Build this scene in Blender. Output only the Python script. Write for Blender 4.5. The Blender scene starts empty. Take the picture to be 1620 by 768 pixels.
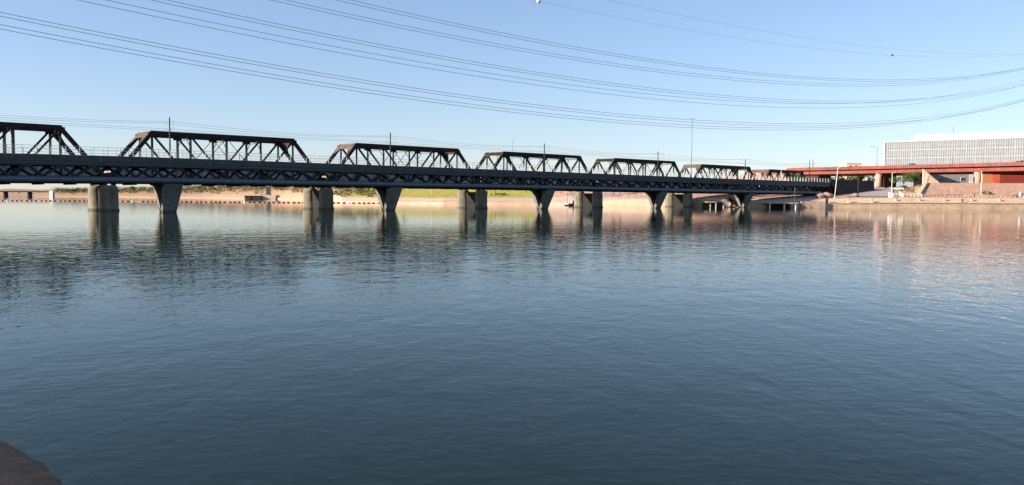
import bpy, bmesh, math, random
from mathutils import Vector, Matrix, Quaternion

# ------------------------------------------------------------------ camera, sky, sun, exposure
scene = bpy.context.scene
COL = scene.collection
FPX, CX, CY = 1300.0, 810.0, 384.0
HORIZ = 307 + (13/2209.0)*810
ROLL = math.atan(13/2209.0)
PITCH = math.atan((CY-HORIZ)/FPX)
CAMZ = 3.0
f_ = Vector((0, math.cos(PITCH), -math.sin(PITCH)))
r_ = Vector((1, 0, 0)); u_ = r_.cross(f_)
R_ = math.cos(ROLL)*r_ + math.sin(ROLL)*u_
U_ = -math.sin(ROLL)*r_ + math.cos(ROLL)*u_
cam = bpy.data.cameras.new("camera")
cam.sensor_width = 36.0
cam.lens = FPX/1620.0*36.0
cam.clip_start = 0.1
cam.clip_end = 20000
co = bpy.data.objects.new("camera", cam); COL.objects.link(co)
m = Matrix((R_, U_, -f_)).transposed().to_4x4(); m.translation = Vector((0, 0, CAMZ))
co.matrix_world = m
scene.camera = co

SUN_EL = 20.5
TOSUN = Vector((-0.95, -0.315, 0)).normalized()      # horizontal direction towards the sun
azi = math.atan2(TOSUN.x, TOSUN.y)
world = bpy.data.worlds.new("World"); scene.world = world; world.use_nodes = True
nt = world.node_tree; nt.nodes.clear()
bg = nt.nodes.new('ShaderNodeBackground'); wo = nt.nodes.new('ShaderNodeOutputWorld')
sky = nt.nodes.new('ShaderNodeTexSky'); sky.sky_type = 'NISHITA'; sky.sun_disc = False
sky.sun_elevation = math.radians(SUN_EL); sky.sun_rotation = azi
sky.air_density = 1.0; sky.dust_density = 0.2; sky.ozone_density = 4.0
tint = nt.nodes.new('ShaderNodeMixRGB'); tint.blend_type = 'MULTIPLY'; tint.inputs[0].default_value = 1; tint.inputs[2].default_value = (.90, .88, .95, 1)
gam = nt.nodes.new('ShaderNodeGamma'); gam.inputs[1].default_value = 0.75
nt.links.new(sky.outputs[0], gam.inputs[0]); nt.links.new(gam.outputs[0], tint.inputs[1]); nt.links.new(tint.outputs[0], bg.inputs[0]); nt.links.new(bg.outputs[0], wo.inputs[0])
bg.inputs[1].default_value = 0.13
sl = bpy.data.lights.new("sun", 'SUN'); sl.energy = 5.0; sl.angle = math.radians(0.5); sl.color = (1.0, 0.87, 0.72)
so = bpy.data.objects.new("sun", sl); COL.objects.link(so)
td = Vector((TOSUN.x*math.cos(math.radians(SUN_EL)), TOSUN.y*math.cos(math.radians(SUN_EL)), math.sin(math.radians(SUN_EL))))
so.rotation_euler = td.to_track_quat('Z', 'Y').to_euler()
scene.view_settings.view_transform = 'Standard'; scene.view_settings.look = 'None'
scene.view_settings.gamma = 1.0; scene.view_settings.use_curve_mapping = False
scene.view_settings.exposure = 1.15

random.seed(7)

# ------------------------------------------------------------------ helpers
def at(px, Y, z=0.0):
    """world point on the vertical plane y = Y below/above the photo column px"""
    return Vector(((px-CX)/FPX*Y, Y, z))

def mat(name, col, rough=0.8, noise=0.25, scale=1.5, bump=0.0, metal=0.0, spec=0.3, col2=None, stretch=(1, 1, 1), streak=0.0, tide=0.0):
    m = bpy.data.materials.new(name); m.use_nodes = True
    t = m.node_tree; b = t.nodes['Principled BSDF']
    b.inputs['Roughness'].default_value = rough; b.inputs['Metallic'].default_value = metal
    b.inputs['Specular IOR Level'].default_value = spec
    tc = t.nodes.new('ShaderNodeTexCoord'); mp = t.nodes.new('ShaderNodeMapping'); mp.inputs['Scale'].default_value = stretch
    t.links.new(tc.outputs['Object'], mp.inputs[0])
    n = t.nodes.new('ShaderNodeTexNoise'); n.inputs['Scale'].default_value = scale; n.inputs['Detail'].default_value = 6
    n.inputs['Roughness'].default_value = 0.65
    t.links.new(mp.outputs[0], n.inputs['Vector'])
    cr = t.nodes.new('ShaderNodeValToRGB')
    c2 = col2 if col2 else tuple(min(1, c*(1+noise)) for c in col)
    c1 = tuple(c*(1-noise) for c in col)
    cr.color_ramp.elements[0].position = 0.35; cr.color_ramp.elements[0].color = (*c1, 1)
    cr.color_ramp.elements[1].position = 0.68; cr.color_ramp.elements[1].color = (*c2, 1)
    t.links.new(n.outputs[0], cr.inputs[0]); last = cr.outputs[0]
    if streak > 0:
        mp2 = t.nodes.new('ShaderNodeMapping'); mp2.inputs['Scale'].default_value = (1.6, 1.6, 0.12)
        n2 = t.nodes.new('ShaderNodeTexNoise'); n2.inputs['Scale'].default_value = 1.0; n2.inputs['Detail'].default_value = 4
        t.links.new(tc.outputs['Object'], mp2.inputs[0]); t.links.new(mp2.outputs[0], n2.inputs['Vector'])
        r2 = t.nodes.new('ShaderNodeValToRGB'); r2.color_ramp.elements[0].position = 0.38; r2.color_ramp.elements[1].position = 0.62
        k = 1-streak
        r2.color_ramp.elements[0].color = (k, k*0.97, k*0.93, 1); r2.color_ramp.elements[1].color = (1, 1, 1, 1)
        t.links.new(n2.outputs[0], r2.inputs[0])
        mx = t.nodes.new('ShaderNodeMixRGB'); mx.blend_type = 'MULTIPLY'; mx.inputs[0].default_value = 1
        t.links.new(last, mx.inputs[1]); t.links.new(r2.outputs[0], mx.inputs[2]); last = mx.outputs[0]
    if tide > 0:
        sz = t.nodes.new('ShaderNodeSeparateXYZ'); t.links.new(tc.outputs['Object'], sz.inputs[0])
        ad = t.nodes.new('ShaderNodeMath'); ad.operation = 'MULTIPLY_ADD'; ad.inputs[1].default_value = .5; t.links.new(n.outputs[0], ad.inputs[0]); t.links.new(sz.outputs[2], ad.inputs[2])
        r3 = t.nodes.new('ShaderNodeMapRange'); r3.inputs[1].default_value = tide+.2; r3.inputs[2].default_value = tide+.4; r3.inputs[3].default_value = .55; r3.inputs[4].default_value = 1.0
        t.links.new(ad.outputs[0], r3.inputs[0])
        mx = t.nodes.new('ShaderNodeMixRGB'); mx.blend_type = 'MULTIPLY'; mx.inputs[0].default_value = 1
        t.links.new(last, mx.inputs[1]); t.links.new(r3.outputs[0], mx.inputs[2]); last = mx.outputs[0]
    t.links.new(last, b.inputs['Base Color'])
    if bump > 0:
        bp = t.nodes.new('ShaderNodeBump'); bp.inputs['Strength'].default_value = 0.6; bp.inputs['Distance'].default_value = bump
        t.links.new(n.outputs[0], bp.inputs['Height']); t.links.new(bp.outputs[0], b.inputs['Normal'])
    return m

M = {}
M['rust'] = mat('weathered_truss_steel', (.026, .019, .017), .8, .35, 1.2, .01, spec=.25, streak=.25)
M['rust_sunlit'] = mat('sunlit_portal_steel', (.125, .088, .07), .8, .3, 1.6, .01, streak=.35)  # lighter copy of the truss steel; sunlight on the portals is coloured in
M['olddeck'] = mat('grey_ballast_girder', (.34, .31, .305), .85, .25, .6, .02, streak=.3)
M['oldpier'] = mat('old_pier_concrete', (.215, .198, .145), .85, .25, .5, .03, streak=.4, tide=.35)
M['newpier'] = mat('new_pier_concrete', (.19, .187, .165), .8, .2, .4, .02, streak=.3, tide=.3)
M['fascia'] = mat('dark_concrete_parapet', (.080, .083, .090), .8, .15, .7, streak=.2)
M['tube'] = mat('blue_grey_tube_paint', (.11, .138, .168), .42, .1, .5, spec=.5, streak=.1)
M['lattice'] = mat('dark_green_grey_steel', (.028, .038, .038), .7, .2, .8, spec=.3)
M['chord'] = mat('olive_grey_steel', (.09, .10, .095), .6, .15, .8, spec=.3)
M['under'] = mat('soffit_and_shade_concrete', (.02, .02, .02), .9, .2, .5)  # soffits, and painted-in shade on the pier webs and freeway groove
M['rail'] = mat('galvanised_rail', (.62, .60, .58), .5, .08, 2, spec=.5)
M['black'] = mat('black_pole_paint', (.02, .02, .024), .6, .2, 2)
M['wire'] = mat('conductor', (.09, .10, .12), .6, .1, 2)
M['galv'] = mat('galvanised_steel', (.16, .17, .19), .5, .1, 2, spec=.5)
M['white'] = mat('white_paint', (.78, .77, .74), .6, .06, 2)
M['cream'] = mat('cream_stucco', (.62, .52, .37), .85, .1, .6, streak=.15)
M['tan'] = mat('tan_bank_concrete', (.50, .36, .26), .85, .14, .35, .02, streak=.2)
M['tandark'] = mat('shaded_dock_concrete', (.16, .10, .07), .9, .15, .5, .02)  # darker copy of the bank concrete; under-dock shadow is in the colour
M['redcon'] = mat('red_freeway_concrete', (.235, .070, .056), .8, .18, .3, streak=.3)
M['redcol'] = mat('pink_column_concrete', (.50, .30, .25), .8, .1, .5, streak=.1)
M['orange'] = mat('orange_stucco', (.45, .22, .09), .85, .1, .5)
M['redst'] = mat('red_stucco', (.23, .036, .022), .85, .2, .5)
M['grey'] = mat('grey_concrete', (.30, .28, .26), .85, .15, .4)
M['path'] = mat('ramp_concrete', (.36, .30, .27), .9, .12, .3)
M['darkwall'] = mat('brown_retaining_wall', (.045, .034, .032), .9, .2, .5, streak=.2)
M['glass'] = mat('dark_window_glass', (.04, .05, .06), .15, .1, 1, spec=.5)
M['facade'] = mat('pale_metal_screen', (.27, .285, .30), .6, .08, .5)
M['facglass'] = mat('curtain_wall_glass', (.22, .24, .26), .35, .15, .3, spec=.5)
M['fin'] = mat('white_metal_fin', (.40, .42, .43), .5, .05, 1)
M['buoy'] = mat('red_buoy_plastic', (.17, .010, .012), .4, .15, 3, spec=.5)
M['rope'] = mat('pale_float_line', (.62, .50, .48), .7, .1, 3)
M['bark'] = mat('bark', (.12, .085, .06), .95, .3, 3)
M['rubber'] = mat('tyre_rubber', (.02, .02, .02), .9, .2, 4)
M['rock'] = mat('boulder', (.30, .21, .15), .95, .3, 1.2, .05)
M['ledge'] = mat('wet_brown_ledge', (.026, .021, .016), .6, .5, 2.5, .012, spec=.12)
M['blue'] = mat('blue_canvas', (.10, .14, .42), .8, .1, 2)
M['purple'] = mat('purple_shirt', (.16, .06, .14), .9, .1, 2)
M['jean'] = mat('dark_trousers', (.03, .035, .06), .9, .1, 2)
M['skin'] = mat('skin', (.45, .27, .18), .6, .05, 2)
M['hair'] = mat('dark_hair', (.02, .015, .012), .8, .1, 3)
M['silver'] = mat('silver_car_paint', (.5, .5, .52), .3, .04, 1, spec=.5)
M['maroon'] = mat('dark_car_paint', (.05, .03, .07), .3, .04, 1, spec=.5)

def leafmat(name, c1, c2):
    m = bpy.data.materials.new(name); m.use_nodes = True
    t = m.node_tree; b = t.nodes['Principled BSDF']; b.inputs['Roughness'].default_value = .8
    b.inputs['Specular IOR Level'].default_value = .13
    g = t.nodes.new('ShaderNodeNewGeometry'); cr = t.nodes.new('ShaderNodeValToRGB')
    cr.color_ramp.elements[0].color = (*c1, 1); cr.color_ramp.elements[1].color = (*c2, 1)
    t.links.new(g.outputs['Random Per Island'], cr.inputs[0]); t.links.new(cr.outputs[0], b.inputs['Base Color'])
    return m
M['olive'] = leafmat('olive_leaves', (.055, .06, .02), (.16, .15, .055))
M['green'] = leafmat('green_leaves', (.035, .065, .014), (.12, .17, .035))
M['dkgreen'] = leafmat('dark_leaves', (.02, .032, .012), (.06, .075, .028))
M['drybrush'] = leafmat('dry_brush_leaves', (.16, .11, .045), (.36, .26, .11))
M['redleaf'] = leafmat('reddish_leaves', (.09, .04, .03), (.18, .09, .06))

def tag(o, label=None, cat=None, group=None, kind=None):
    if label: o['label'] = label
    if cat: o['category'] = cat
    if group: o['group'] = group
    if kind: o['kind'] = kind
    return o

class MB:
    def __init__(s): s.v = []; s.f = []; s.sm = []
    def add(s, vs, fs, smooth=False):
        o = len(s.v); s.v += [Vector(v) for v in vs]; s.f += [tuple(i+o for i in q) for q in fs]; s.sm += [smooth]*len(fs)
    def box(s, c, ax, ay, az):
        """centre + three half-extent vectors"""
        c, ax, ay, az = map(Vector, (c, ax, ay, az))
        vs = [c+i*ax+j*ay+k*az for k in (-1, 1) for j in (-1, 1) for i in (-1, 1)]
        fs = [(0, 2, 3, 1), (4, 5, 7, 6), (0, 1, 5, 4), (2, 6, 7, 3), (0, 4, 6, 2), (1, 3, 7, 5)]
        s.add(vs, fs); return s
    def beam(s, a, b, w, h, side=None):
        """bar from a to b; w = full width along 'side', h = full depth across it"""
        a, b = Vector(a), Vector(b); d = (b-a)
        if side is None: side = Vector((0, 0, 1)).cross(d)
        if side.length < 1e-5: side = Vector((1, 0, 0))
        side = side.normalized(); up = d.cross(side).normalized()
        s.box((a+b)/2, d/2, side*w/2, up*h/2); return s
    def tube(s, pts, r, seg=8, r1=None, cap=True, smooth=True):
        pts = [Vector(p) for p in pts]; n = len(pts); rings = []
        ref = None; o = len(s.v); vs = []
        for i, p in enumerate(pts):
            d = (pts[min(i+1, n-1)]-pts[max(i-1, 0)]).normalized()
            if ref is None:
                ref = Vector((0, 0, 1)) if abs(d.z) < .9 else Vector((1, 0, 0))
            x = d.cross(ref)
            x.normalize(); y = d.cross(x).normalized(); ref = -y if False else ref
            rr = r if r1 is None else r+(r1-r)*i/(n-1)
            for k in range(seg):
                a = 2*math.pi*k/seg; vs.append(p+x*math.cos(a)*rr+y*math.sin(a)*rr)
        fs = [(i*seg+k, i*seg+(k+1) % seg, (i+1)*seg+(k+1) % seg, (i+1)*seg+k) for i in range(n-1) for k in range(seg)]
        s.add(vs, fs, smooth)
        if cap:
            o = len(s.v)-len(vs)
            s.f.append(tuple(o+k for k in reversed(range(seg)))); s.f.append(tuple(o+(n-1)*seg+k for k in range(seg))); s.sm += [False]*2
        return s
    def prism(s, poly, d):
        """closed polygon (list of points) extruded by vector d"""
        d = Vector(d); n = len(poly); vs = [Vector(p) for p in poly]+[Vector(p)+d for p in poly]
        fs = [tuple(range(n))[::-1], tuple(range(n, 2*n))]+[(i, (i+1) % n, n+(i+1) % n, n+i) for i in range(n)]
        s.add(vs, fs); return s
    def lathe(s, c, prof, seg=16, smooth=True):
        c = Vector(c); vs = []; n = len(prof)
        for (r, z) in prof:
            for k in range(seg):
                a = 2*math.pi*k/seg; vs.append(c+Vector((r*math.cos(a), r*math.sin(a), z)))
        fs = [(i*seg+k, i*seg+(k+1) % seg, (i+1)*seg+(k+1) % seg, (i+1)*seg+k) for i in range(n-1) for k in range(seg)]
        s.add(vs, fs, smooth); o = len(s.v)-len(vs)
        s.f.append(tuple(o+k for k in reversed(range(seg)))); s.f.append(tuple(o+(n-1)*seg+k for k in range(seg))); s.sm += [False]*2
        return s
    def build(s, name, m, parent=None, origin=None, fixn=True):
        """vertices are world coordinates; origin = base of the whole thing"""
        o0 = Vector(origin) if origin is not None else Vector((0, 0, 0))
        me = bpy.data.meshes.new(name)
        me.from_pydata([v-o0 for v in s.v], [], s.f); me.polygons.foreach_set('use_smooth', s.sm)
        if fixn:
            bm = bmesh.new(); bm.from_mesh(me); bmesh.ops.recalc_face_normals(bm, faces=bm.faces); bm.to_mesh(me); bm.free()
        me.materials.append(m)
        ob = bpy.data.objects.new(name, me); COL.objects.link(ob)
        if parent: ob.parent = parent
        else: ob.location = o0
        return ob

def empty(name, loc, label, cat, group=None):
    o = bpy.data.objects.new(name, None); COL.objects.link(o); o.location = Vector(loc); o.empty_display_size = .3
    return tag(o, label, cat, group)

def copy_thing(root, loc, label=None, rz=None):
    r = root.copy(); COL.objects.link(r); r.location = Vector(loc)
    if rz is not None: r.rotation_euler.z = rz
    if label: r['label'] = label
    for ch in list(root.children):
        c = ch.copy(); COL.objects.link(c); c.parent = r
        for g in list(ch.children):
            d = g.copy(); COL.objects.link(d); d.parent = c
    return r

Z3 = Vector((0, 0, 1))

# ------------------------------------------------------------------ water
def water_material():
    m = bpy.data.materials.new('lake_water'); m.use_nodes = True
    t = m.node_tree; b = t.nodes['Principled BSDF']
    b.inputs['Base Color'].default_value = (.006, .0150, .0088, 1)
    b.inputs['Roughness'].default_value = .03; b.inputs['IOR'].default_value = 1.33
    b.inputs['Specular IOR Level'].default_value = .15
    b.inputs['Specular Tint'].default_value = (.9, 1, .92, 1)
    g = t.nodes.new('ShaderNodeNewGeometry')
    def layer(scale, stretch, rot, detail, dist, w=0.0):
        mp = t.nodes.new('ShaderNodeMapping'); mp.inputs['Scale'].default_value = stretch; mp.inputs['Rotation'].default_value = (0, 0, rot)
        mp.inputs['Location'].default_value = (w, w*2, 0)
        n = t.nodes.new('ShaderNodeTexNoise'); n.inputs['Scale'].default_value = scale; n.inputs['Detail'].default_value = detail
        n.inputs['Roughness'].default_value = .5; n.inputs['Distortion'].default_value = .4
        t.links.new(g.outputs['Position'], mp.inputs[0]); t.links.new(mp.outputs[0], n.inputs['Vector'])
        mul = t.nodes.new('ShaderNodeMath'); mul.operation = 'MULTIPLY'; mul.inputs[1].default_value = dist
        t.links.new(n.outputs[0], mul.inputs[0]); return mul.outputs[0]
    a = layer(.9, (1.9, 1.05, 1), .12, 2, .030)
    c = layer(3.6, (.85, 1.15, 1), -.16, 2, .004, 11)
    d = layer(.28, (1.5, 1.1, 1), .3, 1, .035, 31)
    # sheltered water by the near bank: only short ripples there, longer wavelets further out
    sy = t.nodes.new('ShaderNodeSeparateXYZ'); t.links.new(g.outputs['Position'], sy.inputs[0])
    def fade(src, y0, y1, k0, k1):
        mr_ = t.nodes.new('ShaderNodeMapRange'); mr_.inputs[1].default_value = y0; mr_.inputs[2].default_value = y1; mr_.inputs[3].default_value = k0; mr_.inputs[4].default_value = k1
        t.links.new(sy.outputs[1], mr_.inputs[0]); mu = t.nodes.new('ShaderNodeMath'); mu.operation = 'MULTIPLY'
        t.links.new(mr_.outputs[0], mu.inputs[0]); t.links.new(src, mu.inputs[1]); return mu.outputs[0]
    a = fade(a, 8, 45, .32, 1.0); c = fade(c, 8, 60, 1.9, .8); d = fade(d, 8, 60, .5, 1.0)
    s1 = t.nodes.new('ShaderNodeMath'); s1.operation = 'ADD'; t.links.new(a, s1.inputs[0]); t.links.new(c, s1.inputs[1])
    s2 = t.nodes.new('ShaderNodeMath'); s2.operation = 'ADD'; t.links.new(s1.outputs[0], s2.inputs[0]); t.links.new(d, s2.inputs[1])
    # wind patches: ripples weaker in the lee of the bridges and in slicks
    mp = t.nodes.new('ShaderNodeMapping'); mp.inputs['Scale'].default_value = (.012, .03, 1)
    n = t.nodes.new('ShaderNodeTexNoise'); n.inputs['Scale'].default_value = 1; n.inputs['Detail'].default_value = 3
    t.links.new(g.outputs['Position'], mp.inputs[0]); t.links.new(mp.outputs[0], n.inputs['Vector'])
    mr = t.nodes.new('ShaderNodeMapRange'); mr.inputs[1].default_value = .35; mr.inputs[2].default_value = .65
    mr.inputs[3].default_value = .75; mr.inputs[4].default_value = 1.15
    t.links.new(n.outputs[0], mr.inputs[0])
    sx = t.nodes.new('ShaderNodeSeparateXYZ'); t.links.new(g.outputs['Position'], sx.inputs[0])
    lee = t.nodes.new('ShaderNodeMapRange'); lee.inputs[1].default_value = 25; lee.inputs[2].default_value = 125
    lee.inputs[3].default_value = 1.0; lee.inputs[4].default_value = .24; lee.interpolation_type = 'SMOOTHSTEP'
    t.links.new(sx.outputs[1], lee.inputs[0])
    k = t.nodes.new('ShaderNodeMath'); k.operation = 'MULTIPLY'; t.links.new(mr.outputs[0], k.inputs[0]); t.links.new(lee.outputs[0], k.inputs[1])
    k2 = t.nodes.new('ShaderNodeMath'); k2.operation = 'MULTIPLY'; t.links.new(k.outputs[0], k2.inputs[0]); t.links.new(s2.outputs[0], k2.inputs[1])
    bp = t.nodes.new('ShaderNodeBump'); bp.inputs['Strength'].default_value = 1.0; bp.inputs['Distance'].default_value = 1.0
    t.links.new(k2.outputs[0], bp.inputs['Height']); t.links.new(bp.outputs[0], b.inputs['Normal'])
    return m
w = MB(); w.add([(-6000, -300, 0), (6000, -300, 0), (6000, 6000, 0), (-6000, 6000, 0)], [(0, 1, 2, 3)])
water = w.build('water', water_material()); water['kind'] = 'structure'

# ------------------------------------------------------------------ terrain of the far bank
CT = [  # photo column, shore distance, wall top, then (distance, height) x4
    (-700, 930, .8, (960, 1.5), (1000, 3), (1100, 5), (1250, 7)),
    (60, 930, .8, (960, 1.5), (1000, 3), (1100, 5.5), (1250, 8)),
    (180, 900, .8, (925, 2.5), (960, 4.5), (1050, 6.5), (1180, 9)),
    (250, 867, .8, (890, 3.0), (920, 4.5), (980, 7), (1100, 10)),
    (330, 820, .8, (850, 3.5), (880, 5.5), (940, 8.5), (1050, 12)),
    (440, 650, 1., (680, 3.5), (710, 6), (760, 10), (850, 14)),
    (490, 500, 1., (520, 3.0), (550, 5), (620, 9), (760, 13)),
    (540, 370, .8, (378, 1.8), (400, 2.8), (470, 7), (600, 11)),
    (600, 340, .8, (348, 1.9), (362, 2.6), (430, 6.8), (550, 10)),
    (700, 313, .8, (321, 1.9), (335, 2.6), (400, 6.8), (500, 10)),
    (850, 301, .8, (309, 2.0), (322, 2.8), (370, 7.0), (450, 10)),
    (900, 296, .9, (303, 2.3), (312, 3.5), (345, 7.0), (420, 9.5)),
    (1000, 286, 2.4, (289, 2.6), (296, 3.2), (330, 7), (420, 9)),
    (1100, 277, 2.4, (280, 2.6), (286, 3.2), (320, 6), (420, 8)),
    (1200, 269, 2.2, (272, 2.4), (278, 3.0), (310, 5), (400, 8)),
    (1290, 267, 1.6, (271, 2.0), (277, 3.0), (310, 5), (380, 8)),
    (1335, 267, 1.3, (272, 3.0), (281, 3.5), (300, 4.8), (345, 8)),
    (1425, 267, 1.6, (272, 3.4), (283, 3.7), (296, 5.0), (345, 8)),
    (1447, 267, 1.6, (272, 3.4), (283, 3.8), (296, 5.5), (345, 8.5)),
    (1464, 267, 1.6, (272, 3.5), (283, 3.8), (303, 9.0), (360, 9.5)),
    (1620, 267, 1.6, (272, 3.5), (283, 3.8), (303, 9.1), (360, 9.6)),
    (2400, 267, 1.6, (272, 3.5), (283, 3.8), (303, 9.1), (360, 9.6))]
def prof(px):
    px = max(CT[0][0], min(CT[-1][0], px))
    for a, b in zip(CT, CT[1:]):
        if a[0] <= px <= b[0]:
            k = (px-a[0])/(b[0]-a[0]); break
    L = lambda p, q: p+(q-p)*k
    ys = L(a[1], b[1])
    pts = [(ys, -1.5), (ys+.25, L(a[2], b[2]))]
    pts += [(L(a[i][0], b[i][0]), L(a[i][1], b[i][1])) for i in (3, 4, 5, 6)]
    pts += [(1800, 10 if px > 500 else 9), (6000, 14)]
    return pts
def ground(px, Y):
    p = prof(px)
    if Y <= p[0][0]: return 0.0
    for a, b in zip(p, p[1:]):
        if a[0] <= Y <= b[0]: return a[1]+(b[1]-a[1])*(Y-a[0])/(b[0]-a[0])
    return p[-1][1]
def gpos(px, Y, dz=0.0): return at(px, Y, ground(px, Y)+dz)

CTAN = (.58, .41, .28); CPINK = (.50, .30, .21); CLAWN = (.38, .33, .07); CDRY = (.44, .29, .18); CPATH = (.56, .43, .33); CDIST = (.30, .20, .14)
def lerp3(a, b, k): return tuple(x+(y-x)*k for x, y in zip(a, b))
def tcol(px, band):
    # band 0 wall, 1 bank, 2 path, 3 slope, 4 plateau, 5+ distance
    if px < 520:
        return [CDRY, CPINK if px > 300 else CDRY, CDRY, CDRY, CDRY, CDIST, CDIST][band]
    if px < 870:
        k = max(0, min(1, (px-520)/40.0))
        g = lerp3(CDRY, CLAWN, k)
        return [CPINK, lerp3(CPINK, CTAN, .5), CPATH, g, g, CDRY, CDIST][band]
    if px < 1320:
        return [CTAN, lerp3(CTAN, CPATH, .5), CPATH, CPINK, CPINK, CDRY, CDIST][band]
    if px < 1462 and px > 1412:
        return [CTAN, CTAN, CPATH, CDRY, CDRY, CDRY, CDIST][band]
    return [CTAN, CTAN, CPATH, CPINK, CPINK, CDRY, CDIST][band]
def build_ground():
    vs = []; cols = []; fs = []
    xs = []
    x = -700
    while x <= 2400: xs.append(x); x += 5 if 400 < x < 1640 else 14
    sub = [1, 3, 3, 6, 5, 6, 4]
    rnd = random.Random(3)
    row = None
    for px in xs:
        p = prof(px); c = 0
        for i in range(len(p)-1):
            for j in range(sub[i]):
                k = j/sub[i]; Y = p[i][0]+(p[i+1][0]-p[i][0])*k; z = p[i][1]+(p[i+1][1]-p[i][1])*k
                if i >= 3: z += rnd.uniform(-1, 1)*(.05 if i < 5 else .5)
                vs.append(at(px, Y, z)); c += 1
                base = tcol(px, i)
                if 3 <= i and rnd.random() < .0: pass
                cols.append(base)
        vs.append(at(px, p[-1][0], p[-1][1])); cols.append(CDIST); c += 1
        row = c
    for a in range(len(xs)-1):
        for b in range(row-1):
            fs.append((a*row+b, (a+1)*row+b, (a+1)*row+b+1, a*row+b+1))
    me = bpy.data.meshes.new('ground'); me.from_pydata(vs, [], fs)
    ca = me.color_attributes.new('Col', 'FLOAT_COLOR', 'POINT')
    for i, c in enumerate(cols): ca.data[i].color = (*c, 1)
    m = bpy.data.materials.new('bank_ground'); m.use_nodes = True; t = m.node_tree; b = t.nodes['Principled BSDF']
    b.inputs['Roughness'].default_value = .95; b.inputs['Specular IOR Level'].default_value = .1
    at_ = t.nodes.new('ShaderNodeVertexColor'); at_.layer_name = 'Col'
    g = t.nodes.new('ShaderNodeNewGeometry')
    n = t.nodes.new('ShaderNodeTexNoise'); n.inputs['Scale'].default_value = .22; n.inputs['Detail'].default_value = 9; n.inputs['Roughness'].default_value = .75
    n2 = t.nodes.new('ShaderNodeTexNoise'); n2.inputs['Scale'].default_value = 1.6; n2.inputs['Detail'].default_value = 4; n2.inputs['Roughness'].default_value = .8
    t.links.new(g.outputs['Position'], n.inputs['Vector']); t.links.new(g.outputs['Position'], n2.inputs['Vector'])
    ad = t.nodes.new('ShaderNodeMath'); ad.operation = 'ADD'; t.links.new(n.outputs[0], ad.inputs[0]); t.links.new(n2.outputs[0], ad.inputs[1])
    cr = t.nodes.new('ShaderNodeMapRange'); cr.inputs[1].default_value = .7; cr.inputs[2].default_value = 1.3; cr.inputs[3].default_value = .6; cr.inputs[4].default_value = 1.25
    t.links.new(ad.outputs[0], cr.inputs[0])
    mx = t.nodes.new('ShaderNodeMixRGB'); mx.blend_type = 'MULTIPLY'; mx.inputs[0].default_value = 1
    t.links.new(at_.outputs[0], mx.inputs[1]); t.links.new(cr.outputs[0], mx.inputs[2]); t.links.new(mx.outputs[0], b.inputs['Base Color'])
    me.materials.append(m)
    o = bpy.data.objects.new('ground', me); COL.objects.link(o); o['kind'] = 'structure'
build_ground()

# desert ridge on the horizon
def build_hills():
    vs = []; fs = []; r = random.Random(5)
    xs = list(range(-800, 2500, 12)); n = len(xs)
    def hgt(x):
        e = 6+4*math.sin(x*.011)+3*math.sin(x*.037+1)+2*math.sin(x*.09)
        if x < 200: e += 8
        if 1000 < x < 1260: e += 34*math.exp(-((x-1170)/60.0)**2)
        return max(4, e)
    for x in xs:
        h = hgt(x)+r.uniform(-1, 1)
        for Y, k in ((3000, 0), (3250, .55), (3500, .85), (3800, 1), (4400, .4)): vs.append(at(x, Y, 8+k*h+(r.uniform(-1, 1) if 0 < k < 1 else 0)))
    for a in range(n-1):
        for b in range(4): fs.append((a*5+b, (a+1)*5+b, (a+1)*5+b+1, a*5+b+1))
    mb = MB(); mb.add(vs, fs, True)
    o = mb.build('hills', mat('desert_hill', (.34, .20, .13), .95, .25, .01), fixn=False); o['kind'] = 'structure'
build_hills()

# ------------------------------------------------------------------ bridge frame of reference
TH = math.radians(42.5)
BU = Vector((math.cos(TH), math.sin(TH), 0)); BN = Vector((-BU.y, BU.x, 0))
BP = Vector(((266-CX)/FPX*143.0, 143.0, 0))
def B(s, t, z): return BP+BU*s+BN*t+Z3*z
def interp(x, xs, ys):
    if x <= xs[0]: return ys[0]
    for i in range(len(xs)-1):
        if x <= xs[i+1]:
            k = (x-xs[i])/(xs[i+1]-xs[i]); k = k*k*(3-2*k); return ys[i]+(ys[i+1]-ys[i])*k
    return ys[-1]
def camber(s): return interp(s, [-70, 5, 50, 180, 260], [-.42, .12, .12, -.18, -.25])

# ---------------- light rail bridge
S0, S1 = -84.0, 232.0
TN, TF = -4.5, 4.5
LR = empty('light_rail_bridge', BP, 'long dark lattice bridge on V shaped piers, in front of the old truss bridge', 'bridge')
def strip(poly_tz, s0, s1, step=9.2):
    """profile polygon in (t, z) swept along the bridge following the camber"""
    mb = MB(); n = int(round((s1-s0)/step)); k = len(poly_tz); vs = []
    for i in range(n+1):
        s = s0+(s1-s0)*i/n
        for (t, z) in poly_tz: vs.append(B(s, t, z+camber(s)))
    fs = [(i*k+j, i*k+(j+1) % k, (i+1)*k+(j+1) % k, (i+1)*k+j) for i in range(n) for j in range(k)]
    fs += [tuple(range(k))[::-1], tuple(n*k+j for j in range(k))]
    mb.add(vs, fs); return mb
strip([(-4.0, 7.75), (4.0, 7.75), (4.0, 8.55), (-4.0, 8.55)], S0, S1).build('deck', M['under'], LR, BP)
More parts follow.
